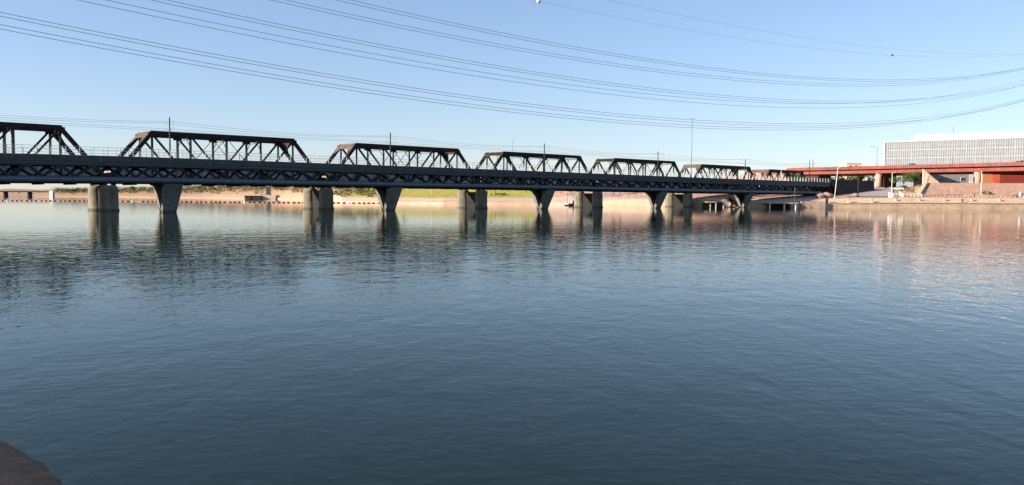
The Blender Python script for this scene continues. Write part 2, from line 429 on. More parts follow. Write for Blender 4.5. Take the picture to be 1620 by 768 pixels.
for sg in (-1, 1):
    strip([(sg*4.5, 8.08), (sg*4.5, 9.08), (sg*4.42, 9.12), (sg*4.25, 9.12), (sg*4.003, 8.56), (sg*4.003, 8.06)], S0, S1).build('parapet', M['fascia'], LR, BP)
    strip([(sg*4.38, 7.45), (sg*4.38, 7.98), (sg*4.0, 7.98), (sg*4.0, 7.45)] if False else [(sg*4.62, 7.78), (sg*4.62, 8.0), (sg*4.1, 8.0), (sg*4.1, 7.5), (sg*4.3, 7.5), (sg*4.3, 7.78)], S0, S1).build('upper_chord', M['chord'], LR, BP)
    tb = MB(); tb.tube([B(s, sg*2.9, 5.36+camber(s)) for s in [S0+4.57857*i for i in range(70)]], .52, 14)
    tb.build('lower_chord', M['tube'], LR, BP)
# floor beams under the deck, tying the two tubes
PITCHL = 4.57
fb = MB(); nb = int((S1-S0)/PITCHL)
beams = []
for i in range(nb+1):
    s = S0+PITCHL*i; beams.append(s)
for i, s in enumerate(beams):
    mb = MB(); mb.beam(B(s, -3.1, 4.78+camber(s)), B(s, 3.1, 4.78+camber(s)), .42, .55)
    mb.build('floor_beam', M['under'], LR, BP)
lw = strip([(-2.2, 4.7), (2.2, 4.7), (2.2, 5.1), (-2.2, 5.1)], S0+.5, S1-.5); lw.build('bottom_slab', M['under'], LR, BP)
# diagonals (Warren pattern); the nearest hundred are parts of their own
members = []
for i in range(nb):
    s = beams[i]; mid = s+PITCHL/2
    for (a, b) in ((s, mid), (s+PITCHL, mid)):
        members.append((a, b, -1))
for i in range(nb):
    s = beams[i]; mid = s+PITCHL/2
    for (a, b) in ((s, mid), (s+PITCHL, mid)): members.append((a, b, 1))
near = sorted([q for q in members if q[2] < 0], key=lambda q: abs(q[0]-20) if q[0] < 250 else 999)
vis = [q for q in near if q[0] > -48][:100]; rest = [q for q in members if q not in vis]
def diag(mb, q):
    a, b, sg = q; t0 = sg*2.95; t1 = sg*4.15
    mb.beam(B(a, t0, 5.80+camber(a)), B(b, t1, 7.55+camber(b)), .34, .42, BN)
    g = B(a, t0, 6.0+camber(a)); 
for q in vis:
    mb = MB(); diag(mb, q); mb.build('diagonal', M['lattice'], LR, BP)
mb = MB()
for q in rest: diag(mb, q)
mb.build('diagonal', M['lattice'], LR, BP)['kind'] = 'stuff'
# gusset plates at the upper nodes
mb = MB()
for sg in (-1, 1):
    for i in range(nb):
        s = beams[i]+PITCHL/2; mb.prism([B(s-.75, sg*4.2-.05, 7.7+camber(s)), B(s+.75, sg*4.2-.05, 7.7+camber(s)), B(s+.4, sg*4.2-.05, 7.1+camber(s)), B(s-.4, sg*4.2-.05, 7.1+camber(s))], BN*.1)
mb.build('gusset_plates', M['lattice'], LR, BP)['kind'] = 'stuff'
# railings
for sg in (-1, 1):
    mb = MB(); ns = int((S1-S0)/2)
    pts = [S0+(S1-S0)*i/60 for i in range(61)]
    for dz, r in ((1.32, .035), (.72, .02), (.38, .015)):
        mb.tube([B(s, sg*4.35, 9.12+dz+camber(s)) for s in pts], r, 5)
    rl = mb.build('railing', M['rail'], LR, BP)
    ps = [S0+1+2.0*i for i in range(int((S1-S0)/2.0))]
    ps2 = [p for p in ps if p > -40]
    ind = ps2[:50]
    for s in ind:
        q = MB(); q.beam(B(s, sg*4.35, 9.1+camber(s)), B(s, sg*4.35, 10.45+camber(s)), .09, .07, BU); q.build('railing_post', M['rail'], rl, BP)
    q = MB()
    for s in [p for p in ps if p not in ind]: q.beam(B(s, sg*4.35, 9.1+camber(s)), B(s, sg*4.35, 10.45+camber(s)), .11, .09, BU)
    q.build('railing_post', M['rail'], rl, BP)['kind'] = 'stuff'
# rails of the two tracks
for t in (-2.8, -1.4, 1.4, 2.8):
    strip([(t-.05, 8.55), (t+.05, 8.55), (t+.05, 8.7), (t-.05, 8.7)], S0, S1).build('track_rail', M['rust'], LR, BP)
# V piers
for i in (-1, 0, 1, 2, 3, 4):
    s = 45.7*i; z0 = -2 if i < 4 else -1; zt = 4.58
    mb = MB(); mb.prism([B(s-1.3, -1.0, z0), B(s+1.3, -1.0, z0), B(s+1.3, 1.0, z0), B(s-1.3, 1.0, z0)], Z3*(-.12-z0))
    pier = mb.build('pier', M['newpier'], LR, BP)
    q = MB(); q.prism([B(s-.2, -.2, .1), B(s-.2, .2, .1), B(s-.2, 1.85, 4.69), B(s-.2, -1.85, 4.69)], BU*.7); q.build('web', M['under'], pier, BP)  # near-black colour paints in the shade between the legs
    for sg in (-1, 1):
        lo = [(-1.15, 1.28), (-.0, 1.28)]; q = MB(); vs = []
        for (z, hw, t0, t1) in ((-.11, 1.16, .004*sg, .66*sg), (1.0, 1.26, .36*sg, 1.16*sg), (4.88, 1.60, 1.75*sg, 3.0*sg)):
            vs += [B(s-hw, t0, z), B(s+hw, t0, z), B(s+hw, t1, z), B(s-hw, t1, z)]
        fs = [(0, 1, 2, 3), (8, 9, 10, 11)]+[(k*4+j, k*4+(j+1) % 4, (k+1)*4+(j+1) % 4, (k+1)*4+j) for k in (0, 1) for j in range(4)]
        q.add(vs, fs); q.build('leg', M['newpier'], pier, BP)

# ---------------- old railroad truss bridge
OT, OW = 17.0, 6.8                       # near truss plane, distance between the truss planes
OP = 45.15; OS0 = -4.6                   # pier pitch and first pier
RB = empty('railroad_truss_bridge', B(OS0, OT, 0), 'old brown black truss bridge on twin round piers, behind the dark lattice bridge', 'bridge')
RBP = B(OS0, OT, 0)
tops = {-1: 15.2, 0: 15.25, 1: 15.2, 2: 15.05, 3: 15.0, 4: 14.9, 5: 14.45, 6: 13.9}
portal_solid = {-1: True, 0: True, 1: True, 2: True, 3: False, 4: False, 5: True, 6: True}
for i in range(-1, 7):
    sa = OS0+OP*(i-1)+.6; sb = OS0+OP*i-.6
    if i == -1 or True: pass
    zt = tops[i]-.4; L = (sb-sa)/6.0; zb = 5.9
    if i == 6: sb = sa+36; L = 6.0
    X = [sa+L*k for k in range(7)]
    # floor system carries everything: ballast deck between the trusses
    mb = MB()
    for t in (OT+.7, OT+OW-.7):
        mb.box(B((sa+sb)/2, t, 6.85), BU*((sb-sa)/2), BN*.15, Z3*1.45)
    mb.box(B((sa+sb)/2, OT+OW/2, 7.25), BU*((sb-sa)/2), BN*(OW/2-.9), Z3*.18)
    fl = mb.build('deck_girder', M['olddeck'], RB, RBP)
    for k in range(7):
        q = MB(); q.beam(B(X[k], OT-.1, 5.95), B(X[k], OT+OW+.1, 5.95), .35, .8); q.build('floor_beam', M['rust'], RB, RBP)
    for t in (OT, OT+OW):
        q = MB(); q.beam(B(sa-.3, t, zb), B(sb+.3, t, zb), .42, .5); bc = q.build('bottom_chord', M['rust'], RB, RBP)
        q = MB(); q.beam(B(X[1]-.25, t, zt), B(X[5]+.25, t, zt), .62, .82); [q.box(B(X[k], t, zt-.35), BU*.75, BN*.335, Z3*.42) for k in range(1, 6)]; q.build('top_chord', M['rust'], RB, RBP)
        for (a, b) in ((X[0], X[1]), (X[6], X[5])):
            q = MB(); q.beam(B(a, t, zb+.1), B(b, t, zt+.02), .58, .72); q.build('end_post', M['rust'], RB, RBP)
        for k in range(1, 6):
            q = MB(); ww = .26 if k in (1, 5) else .42
            q.beam(B(X[k], t, zb+.2), B(X[k], t, zt-.35), .36, ww); q.build('vertical_post', M['rust'], RB, RBP)
        for (a, b, wd) in ((1, 2, .34), (2, 3, .3), (5, 4, .34), (4, 3, .3)):
            for o2 in (-.16, .16):
                pass
            q = MB(); q.beam(B(X[a], t-.16, zt-.2), B(X[b], t-.16, zb+.1), .06, wd, BN); q.beam(B(X[a], t+.16, zt-.2), B(X[b], t+.16, zb+.1), .06, wd, BN)
            q.build('diagonal', M['rust'], RB, RBP)
        for (a, b) in ((3, 2), (3, 4)):
            q = MB(); q.beam(B(X[a], t, zt-.2), B(X[b], t, zb+.1), .07, .11, BN); q.build('counter_brace', M['rust'], RB, RBP)
    # portals on the sloping end posts
    for (a, b) in ((X[0], X[1]), (X[6], X[5])):
        A0, A1 = B(a, OT, zb), B(b, OT, zt); sl_ = (A1-A0).normalized(); W = BN*OW
        nrm = sl_.cross(BN).normalized()
        top = A1+sl_*.12; q = MB()
        d1 = 1.55
        off = nrm*.37*(1 if nrm.dot(BU)*(-1 if a < b else 1) > 0 else -1)
        if portal_solid[i]:
            lo = top-sl_*d1
            q.prism([top+off, top+W+off, lo+W+off, lo+W-BN*.5+off-sl_*1.7, lo+W-BN*1.7+off, lo+BN*1.7+off, lo+BN*.5-sl_*1.7+off, lo+off], nrm*.06)
            q.build('portal_frame', M['rust_sunlit'], RB, RBP)
        else:
            for kk in (0, 1.15): q.beam(top+off-sl_*(.1+kk), top+W+off-sl_*(.1+kk), .16, .16)
            for kk in range(6):
                p0 = top+off-sl_*.1+BN*(OW*kk/6); p1 = top+off-sl_*1.25+BN*(OW*(kk+1)/6)
                q.beam(p0, p1, .1, .1); q.beam(p0-sl_*1.15, p1+sl_*1.15, .1, .1)
            q.beam(top+off-sl_*1.2+BN*1.6, top+off-sl_*2.9+BN*.2, .14, .14); q.beam(top+off-sl_*1.2+BN*(OW-1.6), top+off-sl_*2.9+BN*(OW-.2), .14, .14)
            q.build('portal_frame', M['rust_sunlit'], RB, RBP)
    # top bracing and sway frames
    for k in range(1, 6):
        q = MB(); q.beam(B(X[k], OT, zt+.1), B(X[k], OT+OW, zt+.1), .2, .22)
        if k in (2, 3, 4):
            q.beam(B(X[k], OT, zt-.9), B(X[k], OT+OW, zt-.9), .1, .12)
            q.beam(B(X[k], OT+.1, zt-2.4), B(X[k], OT+1.8, zt-.9), .1, .1); q.beam(B(X[k], OT+OW-.1, zt-2.4), B(X[k], OT+OW-1.8, zt-.9), .1, .1)
        q.build('sway_frame', M['rust'], RB, RBP)
    for k in range(1, 5):
        q = MB(); q.beam(B(X[k], OT, zt+.05), B(X[k+1], OT+OW, zt+.05), .09, .09); q.beam(B(X[k+1], OT, zt+.15), B(X[k], OT+OW, zt+.15), .09, .09)
        q.build('top_bracing', M['rust'], RB, RBP)
for i in range(-1, 7):
    s = OS0+OP*i if i < 6 else OS0+OP*5+37
    mb = MB(); mb.box(B(s, OT+OW/2+.1, 1.2), BU*.3, BN*2.4, Z3*3.0)
    for zz in (-.5, 1.4, 3.4): mb.box(B(s, OT+OW/2+.1, zz), BU*.42, BN*2.3, Z3*.1)
    pr = mb.build('pier', M['under'], RB, RBP)  # web between the columns, its shade painted in as near-black
    for t in (OT-.1, OT+OW+.3):
        q = MB(); q.lathe(B(s, t, 0), [(1.72, -2), (1.72, .35), (1.60, .42), (1.58, 3.9), (1.50, 4.3), (1.28, 4.62), (.9, 4.72)], 24)
        q.build('round_column', M['oldpier'], pr, RBP)
        for ds in (-1.0, 1.0):
            q = MB(); q.box(B(s+ds*.8, t, 5.15), BU*.35, BN*.4, Z3*.48); q.build('bearing', M['rust'], pr, RBP)

# ---------------- catenary poles and wires on the light rail bridge
names = ['foremost black catenary pole, rising in front of the second truss from the left', 'black catenary pole in front of the third truss, beside its middle',
         'black catenary pole in front of the fourth truss from the left', 'black catenary pole in front of the fifth truss, right of its middle',
         'black catenary pole at the right end of the sixth truss', 'last black catenary pole, against the red freeway bridge']
for i in range(6):
    s = 45.7*i+(.5 if i < 5 else -3.0); base = B(s, 0, 8.55+camber(s)); zt = [16.4, 16.4, 16.3, 16.2, 15.6, 16.6][i]
    e = empty('catenary_pole', base, names[i], 'pole', 'catenary poles along the light rail bridge')
    q = MB(); q.tube([base, B(s, 0, zt)], .15, 8, .11); q.build('pole', M['black'], e, base)
    q = MB(); q.box(base+Z3*.1, BU*.3, BN*.3, Z3*.1); q.build('base_plate', M['black'], e, base)
    for sg in (-1, 1):
        q = MB(); q.tube([B(s, 0, 14.2), B(s, sg*2.2, 14.5)], .03, 5); q.tube([B(s, 0, 15.6), B(s, sg*2.1, 15.5)], .025, 5); q.tube([B(s, sg*2.1, 15.5), B(s, sg*1.2, 14.35)], .02, 5)
        q.build('bracket_arm', M['galv'], e, base)
def wire(name, pts, r, label, cat, group):
    mb = MB(); mb.tube(pts, r, 4, smooth=True); o = mb.build(name, M['wire'], None, pts[0]); return tag(o, label, cat, group)
for sg, who in ((-1, 'nearer'), (1, 'farther')):
    for z, sag, what in ((15.55, .75, 'messenger'), (14.25, .12, 'contact')):
        pts = []
        for k in range(-2, 6):
            for j in range(8):
                s = 45.7*(k+j/8); pts.append(B(s, sg*2.1, z-sag*4*(j/8)*(1-j/8)))
        wire('overhead_wire', pts, .018, f'{"upper" if what == "messenger" else "lower"} thin {what} wire over the {who} track of the light rail bridge', 'wire', 'overhead wires of the light rail line')

# ---------------- high voltage lines crossing the sky
WD = Vector((math.cos(math.radians(38.86)), math.sin(math.radians(38.86)), 0)); WM = Vector((-WD.y, WD.x, 0))
def hv(w_, h, s0, r, label, k=4.2e-4, cat='power line', group='high voltage conductors across the sky'):
    pts = []
    s = -140.0
    while s <= 420: pts.append(WD*s+WM*w_+Z3*(h+k*(s-s0)**2)); s += 8
    return wire('power_line', pts, r, label, cat, group)
tiers = [('lowest', [(123.0, 20.76), (122.0, 20.09), (126.2, 19.82), (126.5, 19.3)]),
         ('middle', [(121.5, 26.77), (121.2, 26.2), (129.0, 26.69), (126.67, 25.3)]),
         ('upper dark', [(120.8, 32.75), (121.0, 32.29), (126.9, 32.12), (126.5, 31.47)])]
for tn, L in tiers:
    for (w_, h), o in zip(L, ('topmost', 'second', 'third', 'bottom')):
        hv(w_, h, 126.9, .032, f'{o} line of the {tn} set of four grey power lines sagging across the sky')
hv(85.49, 31.57, 89.7, .012, 'faintest and highest single wire at the upper right of the sky', group='faint shield wires above the power lines')
hv(93.94, 31.97, 89.7, .012, 'faint single wire carrying the two marker balls', group='faint shield wires above the power lines')
def wire_at_px(px, w_, h, s0, k=4.2e-4):
    best = None; s = -140
    while s < 420:
        p = WD*s+WM*w_+Z3*(h+k*(s-s0)**2); d = p-Vector((0, 0, CAMZ)); z = d.dot(f_)
        if z > 3:
            x = CX+FPX*d.dot(R_)/z
            if best is None or abs(x-px) < best[0]: best = (abs(x-px), p)
        s += .5
    return best[1]
for px, mname, c, rad, lab in ((852, 'white', None, .32, 'white aerial marker ball on the faint wire at the top edge of the sky'), (1411, 'buoy', None, .25, 'tiny red aerial marker ball hanging on the faint wire high over the white building')):
    p = wire_at_px(px, 93.94, 31.97, 89.7)
    mb = MB(); mb.lathe(p, [(rad*math.sin(math.pi*k/10)+.001, -rad*math.cos(math.pi*k/10)) for k in range(11)], 16)
    tag(mb.build('marker_ball', M[mname], None, p), lab, 'marker ball')

# ---------------- buoy line
def chain():
    ctrl = [(-60, 354), (0, 354), (300, 348), (600, 338), (850, 322), (995, 306)]
    pts = []
    for i in range(len(ctrl)-1):
        a, b = at(*ctrl[i]), at(*ctrl[i+1])
        L = (b-a).length; n = max(1, int(L/.5))
        for k in range(n): pts.append(a+(b-a)*k/n)
    pts.append(at(*ctrl[-1])); return pts
cp = chain()
mb = MB(); mb.tube([p+Z3*.06 for p in cp[::6]], .07, 5)
tag(mb.build('float_line', M['rope'], None, cp[0]), 'pale pink float rope holding the row of red buoys across the lake', 'rope')
bb = MB(); bb.tube([(-.62, 0, .14), (-.5, 0, .14), (.5, 0, .14), (.62, 0, .14)], .26, 8)
first = None; acc = 0; gaps = [12, 213, 385, 551, 690, 846]; white_done = set()
blab = 'short red cylindrical buoy, one of the even row of floats across the lake beyond the bridges'
cyl = MB(); cyl.lathe((0, 0, 0), [(.26, -.55), (.30, -.48), (.30, .48), (.26, .55)], 10)
# lay the float on its side
for i in range(len(cyl.v)): v = cyl.v[i]; cyl.v[i] = Vector((v.z, v.x, v.y+.14))
proto = None; nb_ = 0; cnt_ = {}
SECT = [(-20, 141, 'left of the leftmost old pier'), (188, 252, 'between leftmost old pier and foremost V pier'), (278, 484, 'between foremost V pier and second old pier'),
        (527, 602, 'between second old pier and second V pier'), (624, 730, 'between second V pier and third old pier'), (768, 850, 'between third old pier and third V pier'),
        (862, 922, 'between third V pier and fourth old pier'), (955, 1000, 'right of the fourth old pier')]
sp = 2.15; d = 0
for i in range(1, len(cp)):
    seg = cp[i]-cp[i-1]; d += seg.length
    if d >= sp:
        d -= sp; p = cp[i]; px = CX+FPX*p.x/p.y
        g = [q for q in gaps if abs(q-px) < 4.0]
        ang = math.atan2(seg.y, seg.x)
        if g:
            if g[0] not in white_done:
                white_done.add(g[0]); e = MB(); e.lathe(p, [(.05, -.3), (.38, -.1), (.42, .15), (.2, .45), (.06, .8), (.05, 1.1)], 10)
                tag(e.build('marker_buoy', M['white'], None, p), {12: 'white marker buoy in the float line near the left edge of the photo', 213: 'white marker buoy just right of the leftmost old pier', 385: 'white marker buoy in front of the cream pump house',
                    551: 'white marker buoy left of the second V pier', 690: 'white marker buoy between the second V pier and the next old pier', 846: 'white marker buoy behind the third V pier'}[g[0]], 'buoy', 'white marker buoys in the float line')
            continue
        sec = [(k, q) for k, q in enumerate(SECT) if q[0] <= px <= q[1]]
        if not sec: continue
        k, (x0, x1, where) = sec[0]; cnt_[k] = cnt_.get(k, 0)+1; j = cnt_[k]
        if proto is None:
            o = cyl.build('red_buoy', M['buoy']); proto = o
        else:
            o = proto.copy(); COL.objects.link(o)
        suf = 'th' if 10 <= j % 100 <= 20 else {1: 'st', 2: 'nd', 3: 'rd'}.get(j % 10, 'th')
        tag(o, f'{j}{suf} red buoy from the left, {where}', 'buoy', 'red buoys of the float line')
        o.location = p; o.rotation_euler = (0, 0, ang+random.uniform(-.12, .12)); nb_ += 1
print('buoys', nb_)

# ------------------------------------------------------------------ vegetation
def crown(mb, c, rx, rz, n, leaf, rnd, clumps=7):
    c = Vector(c); cl = []
    for k in range(clumps):
        a = rnd.uniform(0, 6.28); q = rnd.uniform(.15, .75)
        cl.append((c+Vector((math.cos(a)*rx*q, math.sin(a)*rx*q, rnd.uniform(-.5, .65)*rz)), rnd.uniform(.32, .6)))
    for i in range(n):
        cc, k = rnd.choice(cl)
        d = Vector((rnd.gauss(0, 1), rnd.gauss(0, 1), rnd.gauss(0, 1))).normalized()*rnd.uniform(.5, 1.0)
        p = cc+Vector((d.x*rx*k, d.y*rx*k, d.z*rz*k)); s = leaf*rnd.uniform(.6, 1.3)
        x = Vector((rnd.uniform(-1, 1), rnd.uniform(-1, 1), rnd.uniform(-1, 1))).normalized(); y = x.orthogonal().normalized()
        mb.add([p-x*s, p+y*s*.6, p+x*s, p-y*s*.6], [(0, 1, 2, 3)])
def tree(px, Y, h, wdt, leafm, label, name='tree', trunk=.35, cat='tree', group=None, n=500, seed=None):
    rnd = random.Random(seed if seed is not None else int(px*7+Y)); b = gpos(px, Y)
    e = empty(name, b, label, cat, group); q = MB()
    th = h*trunk
    q.tube([b-Z3*.3, b+Z3*th*.6+Vector((rnd.uniform(-.1, .1), 0, 0)), b+Z3*h*.7], .05*h*.6+.04, 7, .03)
    for k in range(5):
        a = rnd.uniform(0, 6.28); q.tube([b+Z3*th*rnd.uniform(.8, 1.3), b+Vector((math.cos(a)*wdt*.33, math.sin(a)*wdt*.33, h*rnd.uniform(.55, .85)))], .03*h*.5+.02, 5, .02)
    q.build('trunk', M['bark'], e, b)
    c = MB(); crown(c, b+Z3*(th+(h-th)*.52), wdt/2, (h-th)/2, n, max(.16, h*.05), rnd)
    c.build('crown', M[leafm], e, b, fixn=False)
    return e
tree(118, 960, 7, 8, 'dkgreen', 'dark rounded tree standing above the scrub left of the leftmost old pier', seed=2)
tree(132, 975, 5, 6, 'dkgreen', 'small dark tree just left of the leftmost old pier, right of a larger one', seed=12)
tree(212, 930, 9, 11, 'green', 'round green tree on the skyline between the leftmost old pier and the first V pier', seed=3)
tree(333, 905, 8, 10, 'green', 'bushy green tree on the far bank right of the first V pier', seed=4)
tree(361, 880, 7, 9, 'olive', 'olive tree on the dry slope, right of the bushy green tree', seed=5)
tree(447, 690, 5.5, 6, 'olive', 'olive bush tree right of the cream pump house', seed=6)
tree(538, 440, 5.5, 9, 'dkgreen', 'dark green tree just right of the second old pier, at the edge of the lawn', seed=8)
tree(556, 445, 5.0, 8, 'dkgreen', 'middle one of three dark trees left of the second V pier, half hidden', seed=9)
tree(583, 450, 5.0, 10, 'dkgreen', 'wide dark tree just left of the second V pier on the lawn', seed=10)
tree(638, 400, 4.6, 3.5, 'green', 'slender young tree on the lawn just right of the second V pier', trunk=.5, seed=11, n=260)
tree(832, 350, 4.6, 4.0, 'dkgreen', 'small lawn tree just left of the third V pier', trunk=.5, seed=13, n=260)
tree(902, 325, 4.6, 3.0, 'olive', 'thin sparse tree on the pink slope beside the blue canopy', trunk=.5, seed=14, n=120)
tree(970, 305, 3.9, 2.8, 'redleaf', 'small reddish brown tree right of the fourth old pier', trunk=.45, seed=15, n=260)
tree(981, 306, 3.6, 2.6, 'drybrush', 'small yellowish tree right of the reddish tree', trunk=.45, seed=16, n=260)
tree(1427, 352, 6.6, 9, 'green', 'green palo verde tree behind the parked vehicles, left one of two', seed=17, trunk=.25, n=900)
tree(1446, 356, 6.4, 9, 'green', 'green palo verde tree under the freeway deck, right one of two', seed=18, trunk=.25, n=900)
tree(1262, 350, 6.6, 9, 'green', 'green tree behind the white bridge railing, below the left end of the freeway bridge', seed=19, trunk=.25, n=900)
tree(1285, 352, 5.8, 8, 'olive', 'olive tree behind the railing near the end of the light rail bridge', seed=29, trunk=.25, n=700)
for i_, (px, hh, lab) in enumerate(((1303, 8, 'leftmost of four trees seen far below the freeway deck left of its first column'), (1324, 9, 'second of four trees seen far below the freeway deck'),
                                    (1345, 8.5, 'third of four trees seen far below the freeway deck'), (1366, 9, 'rightmost of four trees far below the freeway deck, beside the first column'))):
    tree(px, 452, hh, 12, 'olive' if i_ % 2 else 'green', lab, seed=40+i_, trunk=.2, n=900)
for px, Y, h, w_, lm, lab in ((1556, 287, 1.3, 3.4, 'green', 'low green shrub on the promenade right of the white lamp pole'), (1564, 287, .9, 2.0, 'olive', 'small olive shrub to the right of the low green promenade shrub'),
                              (1438, 300, 1.6, 3.5, 'drybrush', 'dry yellow brush beside the slanting slope edge'), (1297, 285, 1.5, 3.0, 'olive', 'dusty bush beside the boulders below the bridge end')):
    b = gpos(px, Y); c = MB(); crown(c, b+Z3*h*.5, w_/2, h/2, 260, .14, random.Random(int(px)))
    tag(c.build('shrub', M[lm], None, b, fixn=False), lab, 'shrub')
# scrub that reads as one mass along the far left bank
rnd = random.Random(21)
for lm, cnt, nm in (('olive', 420, 'scrub'), ('drybrush', 200, 'dry_scrub'), ('dkgreen', 260, 'dark_scrub')):
    c = MB()
    for i in range(cnt):
        px = rnd.uniform(88, 600); p = prof(px)
        Y = rnd.uniform(p[3][0], p[5][0]) if lm != 'drybrush' else rnd.uniform(p[2][0], p[4][0])
        h = rnd.uniform(3.0, 8.0)*(1 if Y > 600 else .42); b = gpos(px, Y)
        crown(c, b+Z3*h*.4, h*rnd.uniform(.7, 1.5), h*.5, 60, .42 if Y > 600 else .28, rnd, 4)
    o = c.build(nm, M[lm], None, None, fixn=False)
    tag(o, {'olive': 'olive green scrub spread over the far left bank', 'drybrush': 'straw coloured dry brush low on the far left bank', 'dkgreen': 'dark green scrub patches on the far left bank'}[lm], 'scrub', kind='stuff')
c = MB()
for i in range(120):
    px = rnd.choice([rnd.uniform(860, 1320), rnd.uniform(1415, 1460), rnd.uniform(-20, 90)]); p = prof(px); Y = rnd.uniform(p[3][0], p[5][0]); b = gpos(px, Y); h = rnd.uniform(.4, 1.1)*(2 if px < 100 else 1)
    crown(c, b+Z3*h*.4, h*1.1, h*.5, 40, .14 if px > 100 else .4, rnd, 3)
tag(c.build('bank_brush', M['drybrush'], None, None, fixn=False), 'sparse dry desert brush dotted over the pink slopes', 'brush', kind='stuff')

# ------------------------------------------------------------------ red freeway overpass
RA, RBk = at(1242, 430), Vector((.623*320, 320, 0))
rd = (RBk-RA); rd.normalize(); rn = Vector((-rd.y, rd.x, 0))
if rn.y < 0: rn = -rn
REND = RBk+rd*110
FO = empty('freeway_overpass', (RA+RBk)/2, 'long red concrete freeway overpass on round pink columns above the right bank', 'bridge'); FP = (RA+RBk)/2
def rp(p, off, z): return Vector((p.x, p.y, 0))+rn*off+Z3*z
ztL, ztR = 18.75, 17.75
def rz(k): return ztL+(ztR-ztL)*k
Ltot = (REND-RA).length; Lv = (RBk-RA).length
def rq(d, off, dz): return rp(RA+rd*d, off, rz(d/Lv)+dz)
def rbar(name, m, o0, o1, z0, z1, d0=0, d1=Ltot):
    mb = MB(); mb.add([rq(d0, o0, z0), rq(d1, o0, z0), rq(d1, o1, z0), rq(d0, o1, z0), rq(d0, o0, z1), rq(d1, o0, z1), rq(d1, o1, z1), rq(d0, o1, z1)],
                      [(0, 3, 2, 1), (4, 5, 6, 7), (0, 1, 5, 4), (1, 2, 6, 5), (2, 3, 7, 6), (3, 0, 4, 7)])
    return mb.build(name, m, FO, FP)
rbar('parapet', M['redcon'], 0, .4, -1.45, 0)
rbar('deck', M['under'], 1.3, 34.0, -2.2, -1.0)  # near-black edge puts the groove's shade into the deck colour
rbar('edge_girder', M['redcon'], .35, .95, -3.4, -2.05)
rbar('parapet', M['redcon'], 34.01, 34.4, -1.45, 0)
for o in (4.5, 8.0, 11.5, 16.0, 20.5, 25.0, 29.5, 33.3): rbar('girder', M['redcon'], o, o+.6, -3.6, -2.21)
def onred(px):      # distance along the overpass under photo column px
    tx = (px-CX)/FPX; return (tx*RA.y-RA.x)/(rd.x-tx*rd.y)
for px in (1383, 1539, 1690):
    d = onred(px)
    for off in (2.2,):
        p = rq(d, off, 0); gz = 7.0; top = rz(d/Lv)-3.3
        q = MB(); q.lathe(Vector((p.x, p.y, 0)), [(1.15, gz), (1.15, top-2.6), (1.5, top-.6), (1.55, top)], 20); q.build('column', M['redcol'], FO, FP)
    q = MB(); d0 = d; q.add([rq(d-1, 1.5, -4.3), rq(d+1, 1.5, -4.3), rq(d+1, 12.5, -4.3), rq(d-1, 12.5, -4.3), rq(d-1, 1.5, -3.37), rq(d+1, 1.5, -3.37), rq(d+1, 12.5, -3.37), rq(d-1, 12.5, -3.37)], [(0, 3, 2, 1), (4, 5, 6, 7), (0, 1, 5, 4), (1, 2, 6, 5), (2, 3, 7, 6), (3, 0, 4, 7)])
    q = MB(); q.add([rq(d+e*1.0, o, z) for z in (-4.3, -3.62) for (e, o) in ((-1, 1.5), (1, 1.5), (1, 33.5), (-1, 33.5))], [(0, 3, 2, 1), (4, 5, 6, 7), (0, 1, 5, 4), (1, 2, 6, 5), (2, 3, 7, 6), (3, 0, 4, 7)])
    q.build('cross_beam', M['redcon'], FO, FP)
# abutment walls below the deck, in its shade
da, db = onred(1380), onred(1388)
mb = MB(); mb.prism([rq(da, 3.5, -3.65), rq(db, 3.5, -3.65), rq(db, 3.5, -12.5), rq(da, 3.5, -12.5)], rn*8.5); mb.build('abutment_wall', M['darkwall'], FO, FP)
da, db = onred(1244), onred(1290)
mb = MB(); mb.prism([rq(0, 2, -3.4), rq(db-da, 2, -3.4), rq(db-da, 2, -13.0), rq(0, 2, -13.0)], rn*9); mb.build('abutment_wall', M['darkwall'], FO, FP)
# approach embankment left of the overpass
mb = MB(); q0 = RA; dl = -rd
def ap(px, Y, z): return at(px, Y, z)
vs = []; fs = []
prof2 = [(1252, 441, 18.3), (1225, 446, 18.2), (1196, 452, 18.0), (1160, 460, 15.0), (1120, 470, 13.8), (1080, 480, 12.6), (1030, 490, 9.0)]
for px, Y, z in prof2:
    vs += [at(px, Y-22, 6.0), at(px, Y-6, z*.72+2), at(px, Y, z), at(px, Y+16, z), at(px, Y+60, 6)]
for a in range(len(prof2)-1):
    for b in range(4): fs.append((a*5+b, (a+1)*5+b, (a+1)*5+b+1, a*5+b+1))
mb.add(vs, fs); o = mb.build('embankment', mat('pink_gravel_fill', (.46, .28, .20), .95, .25, .5, .05), fixn=False); o['kind'] = 'structure'

# ---------------- lamps and masts
def lamp(name, base, h, label, arm=None, m='galv', r=.09, head=True, cat='street lamp', group=None, adir=Vector((1, 0, 0)), lean=0):
    base = Vector(base); e = empty(name, base, label, cat, group); q = MB(); topp = base+Z3*h+Vector((lean, 0, 0))
    q.tube([base, base.lerp(topp, .5), topp], r, 8, r*.6); q.build('pole', M[m], e, base)
    q = MB(); q.lathe(base, [(r*2.2, 0), (r*2.2, .25), (r*1.1, .3)], 10); q.build('pole_base', M[m], e, base)
    if arm:
        for a in arm:
            q = MB(); ep = topp+adir*a+Z3*.15; q.tube([topp-Z3*.1, topp+adir*a*.5+Z3*.15, ep], r*.4, 6); q.build('lamp_arm', M[m], e, base)
            if head:
                q = MB(); q.prism([ep+Vector((-.15, -.14, 0)), ep+adir*.55+Vector((0, -.12, 0)), ep+adir*.55+Vector((0, .12, 0)), ep+Vector((-.15, .14, 0))], Z3*.12); q.build('lamp_head', M[m], e, base)
    return e
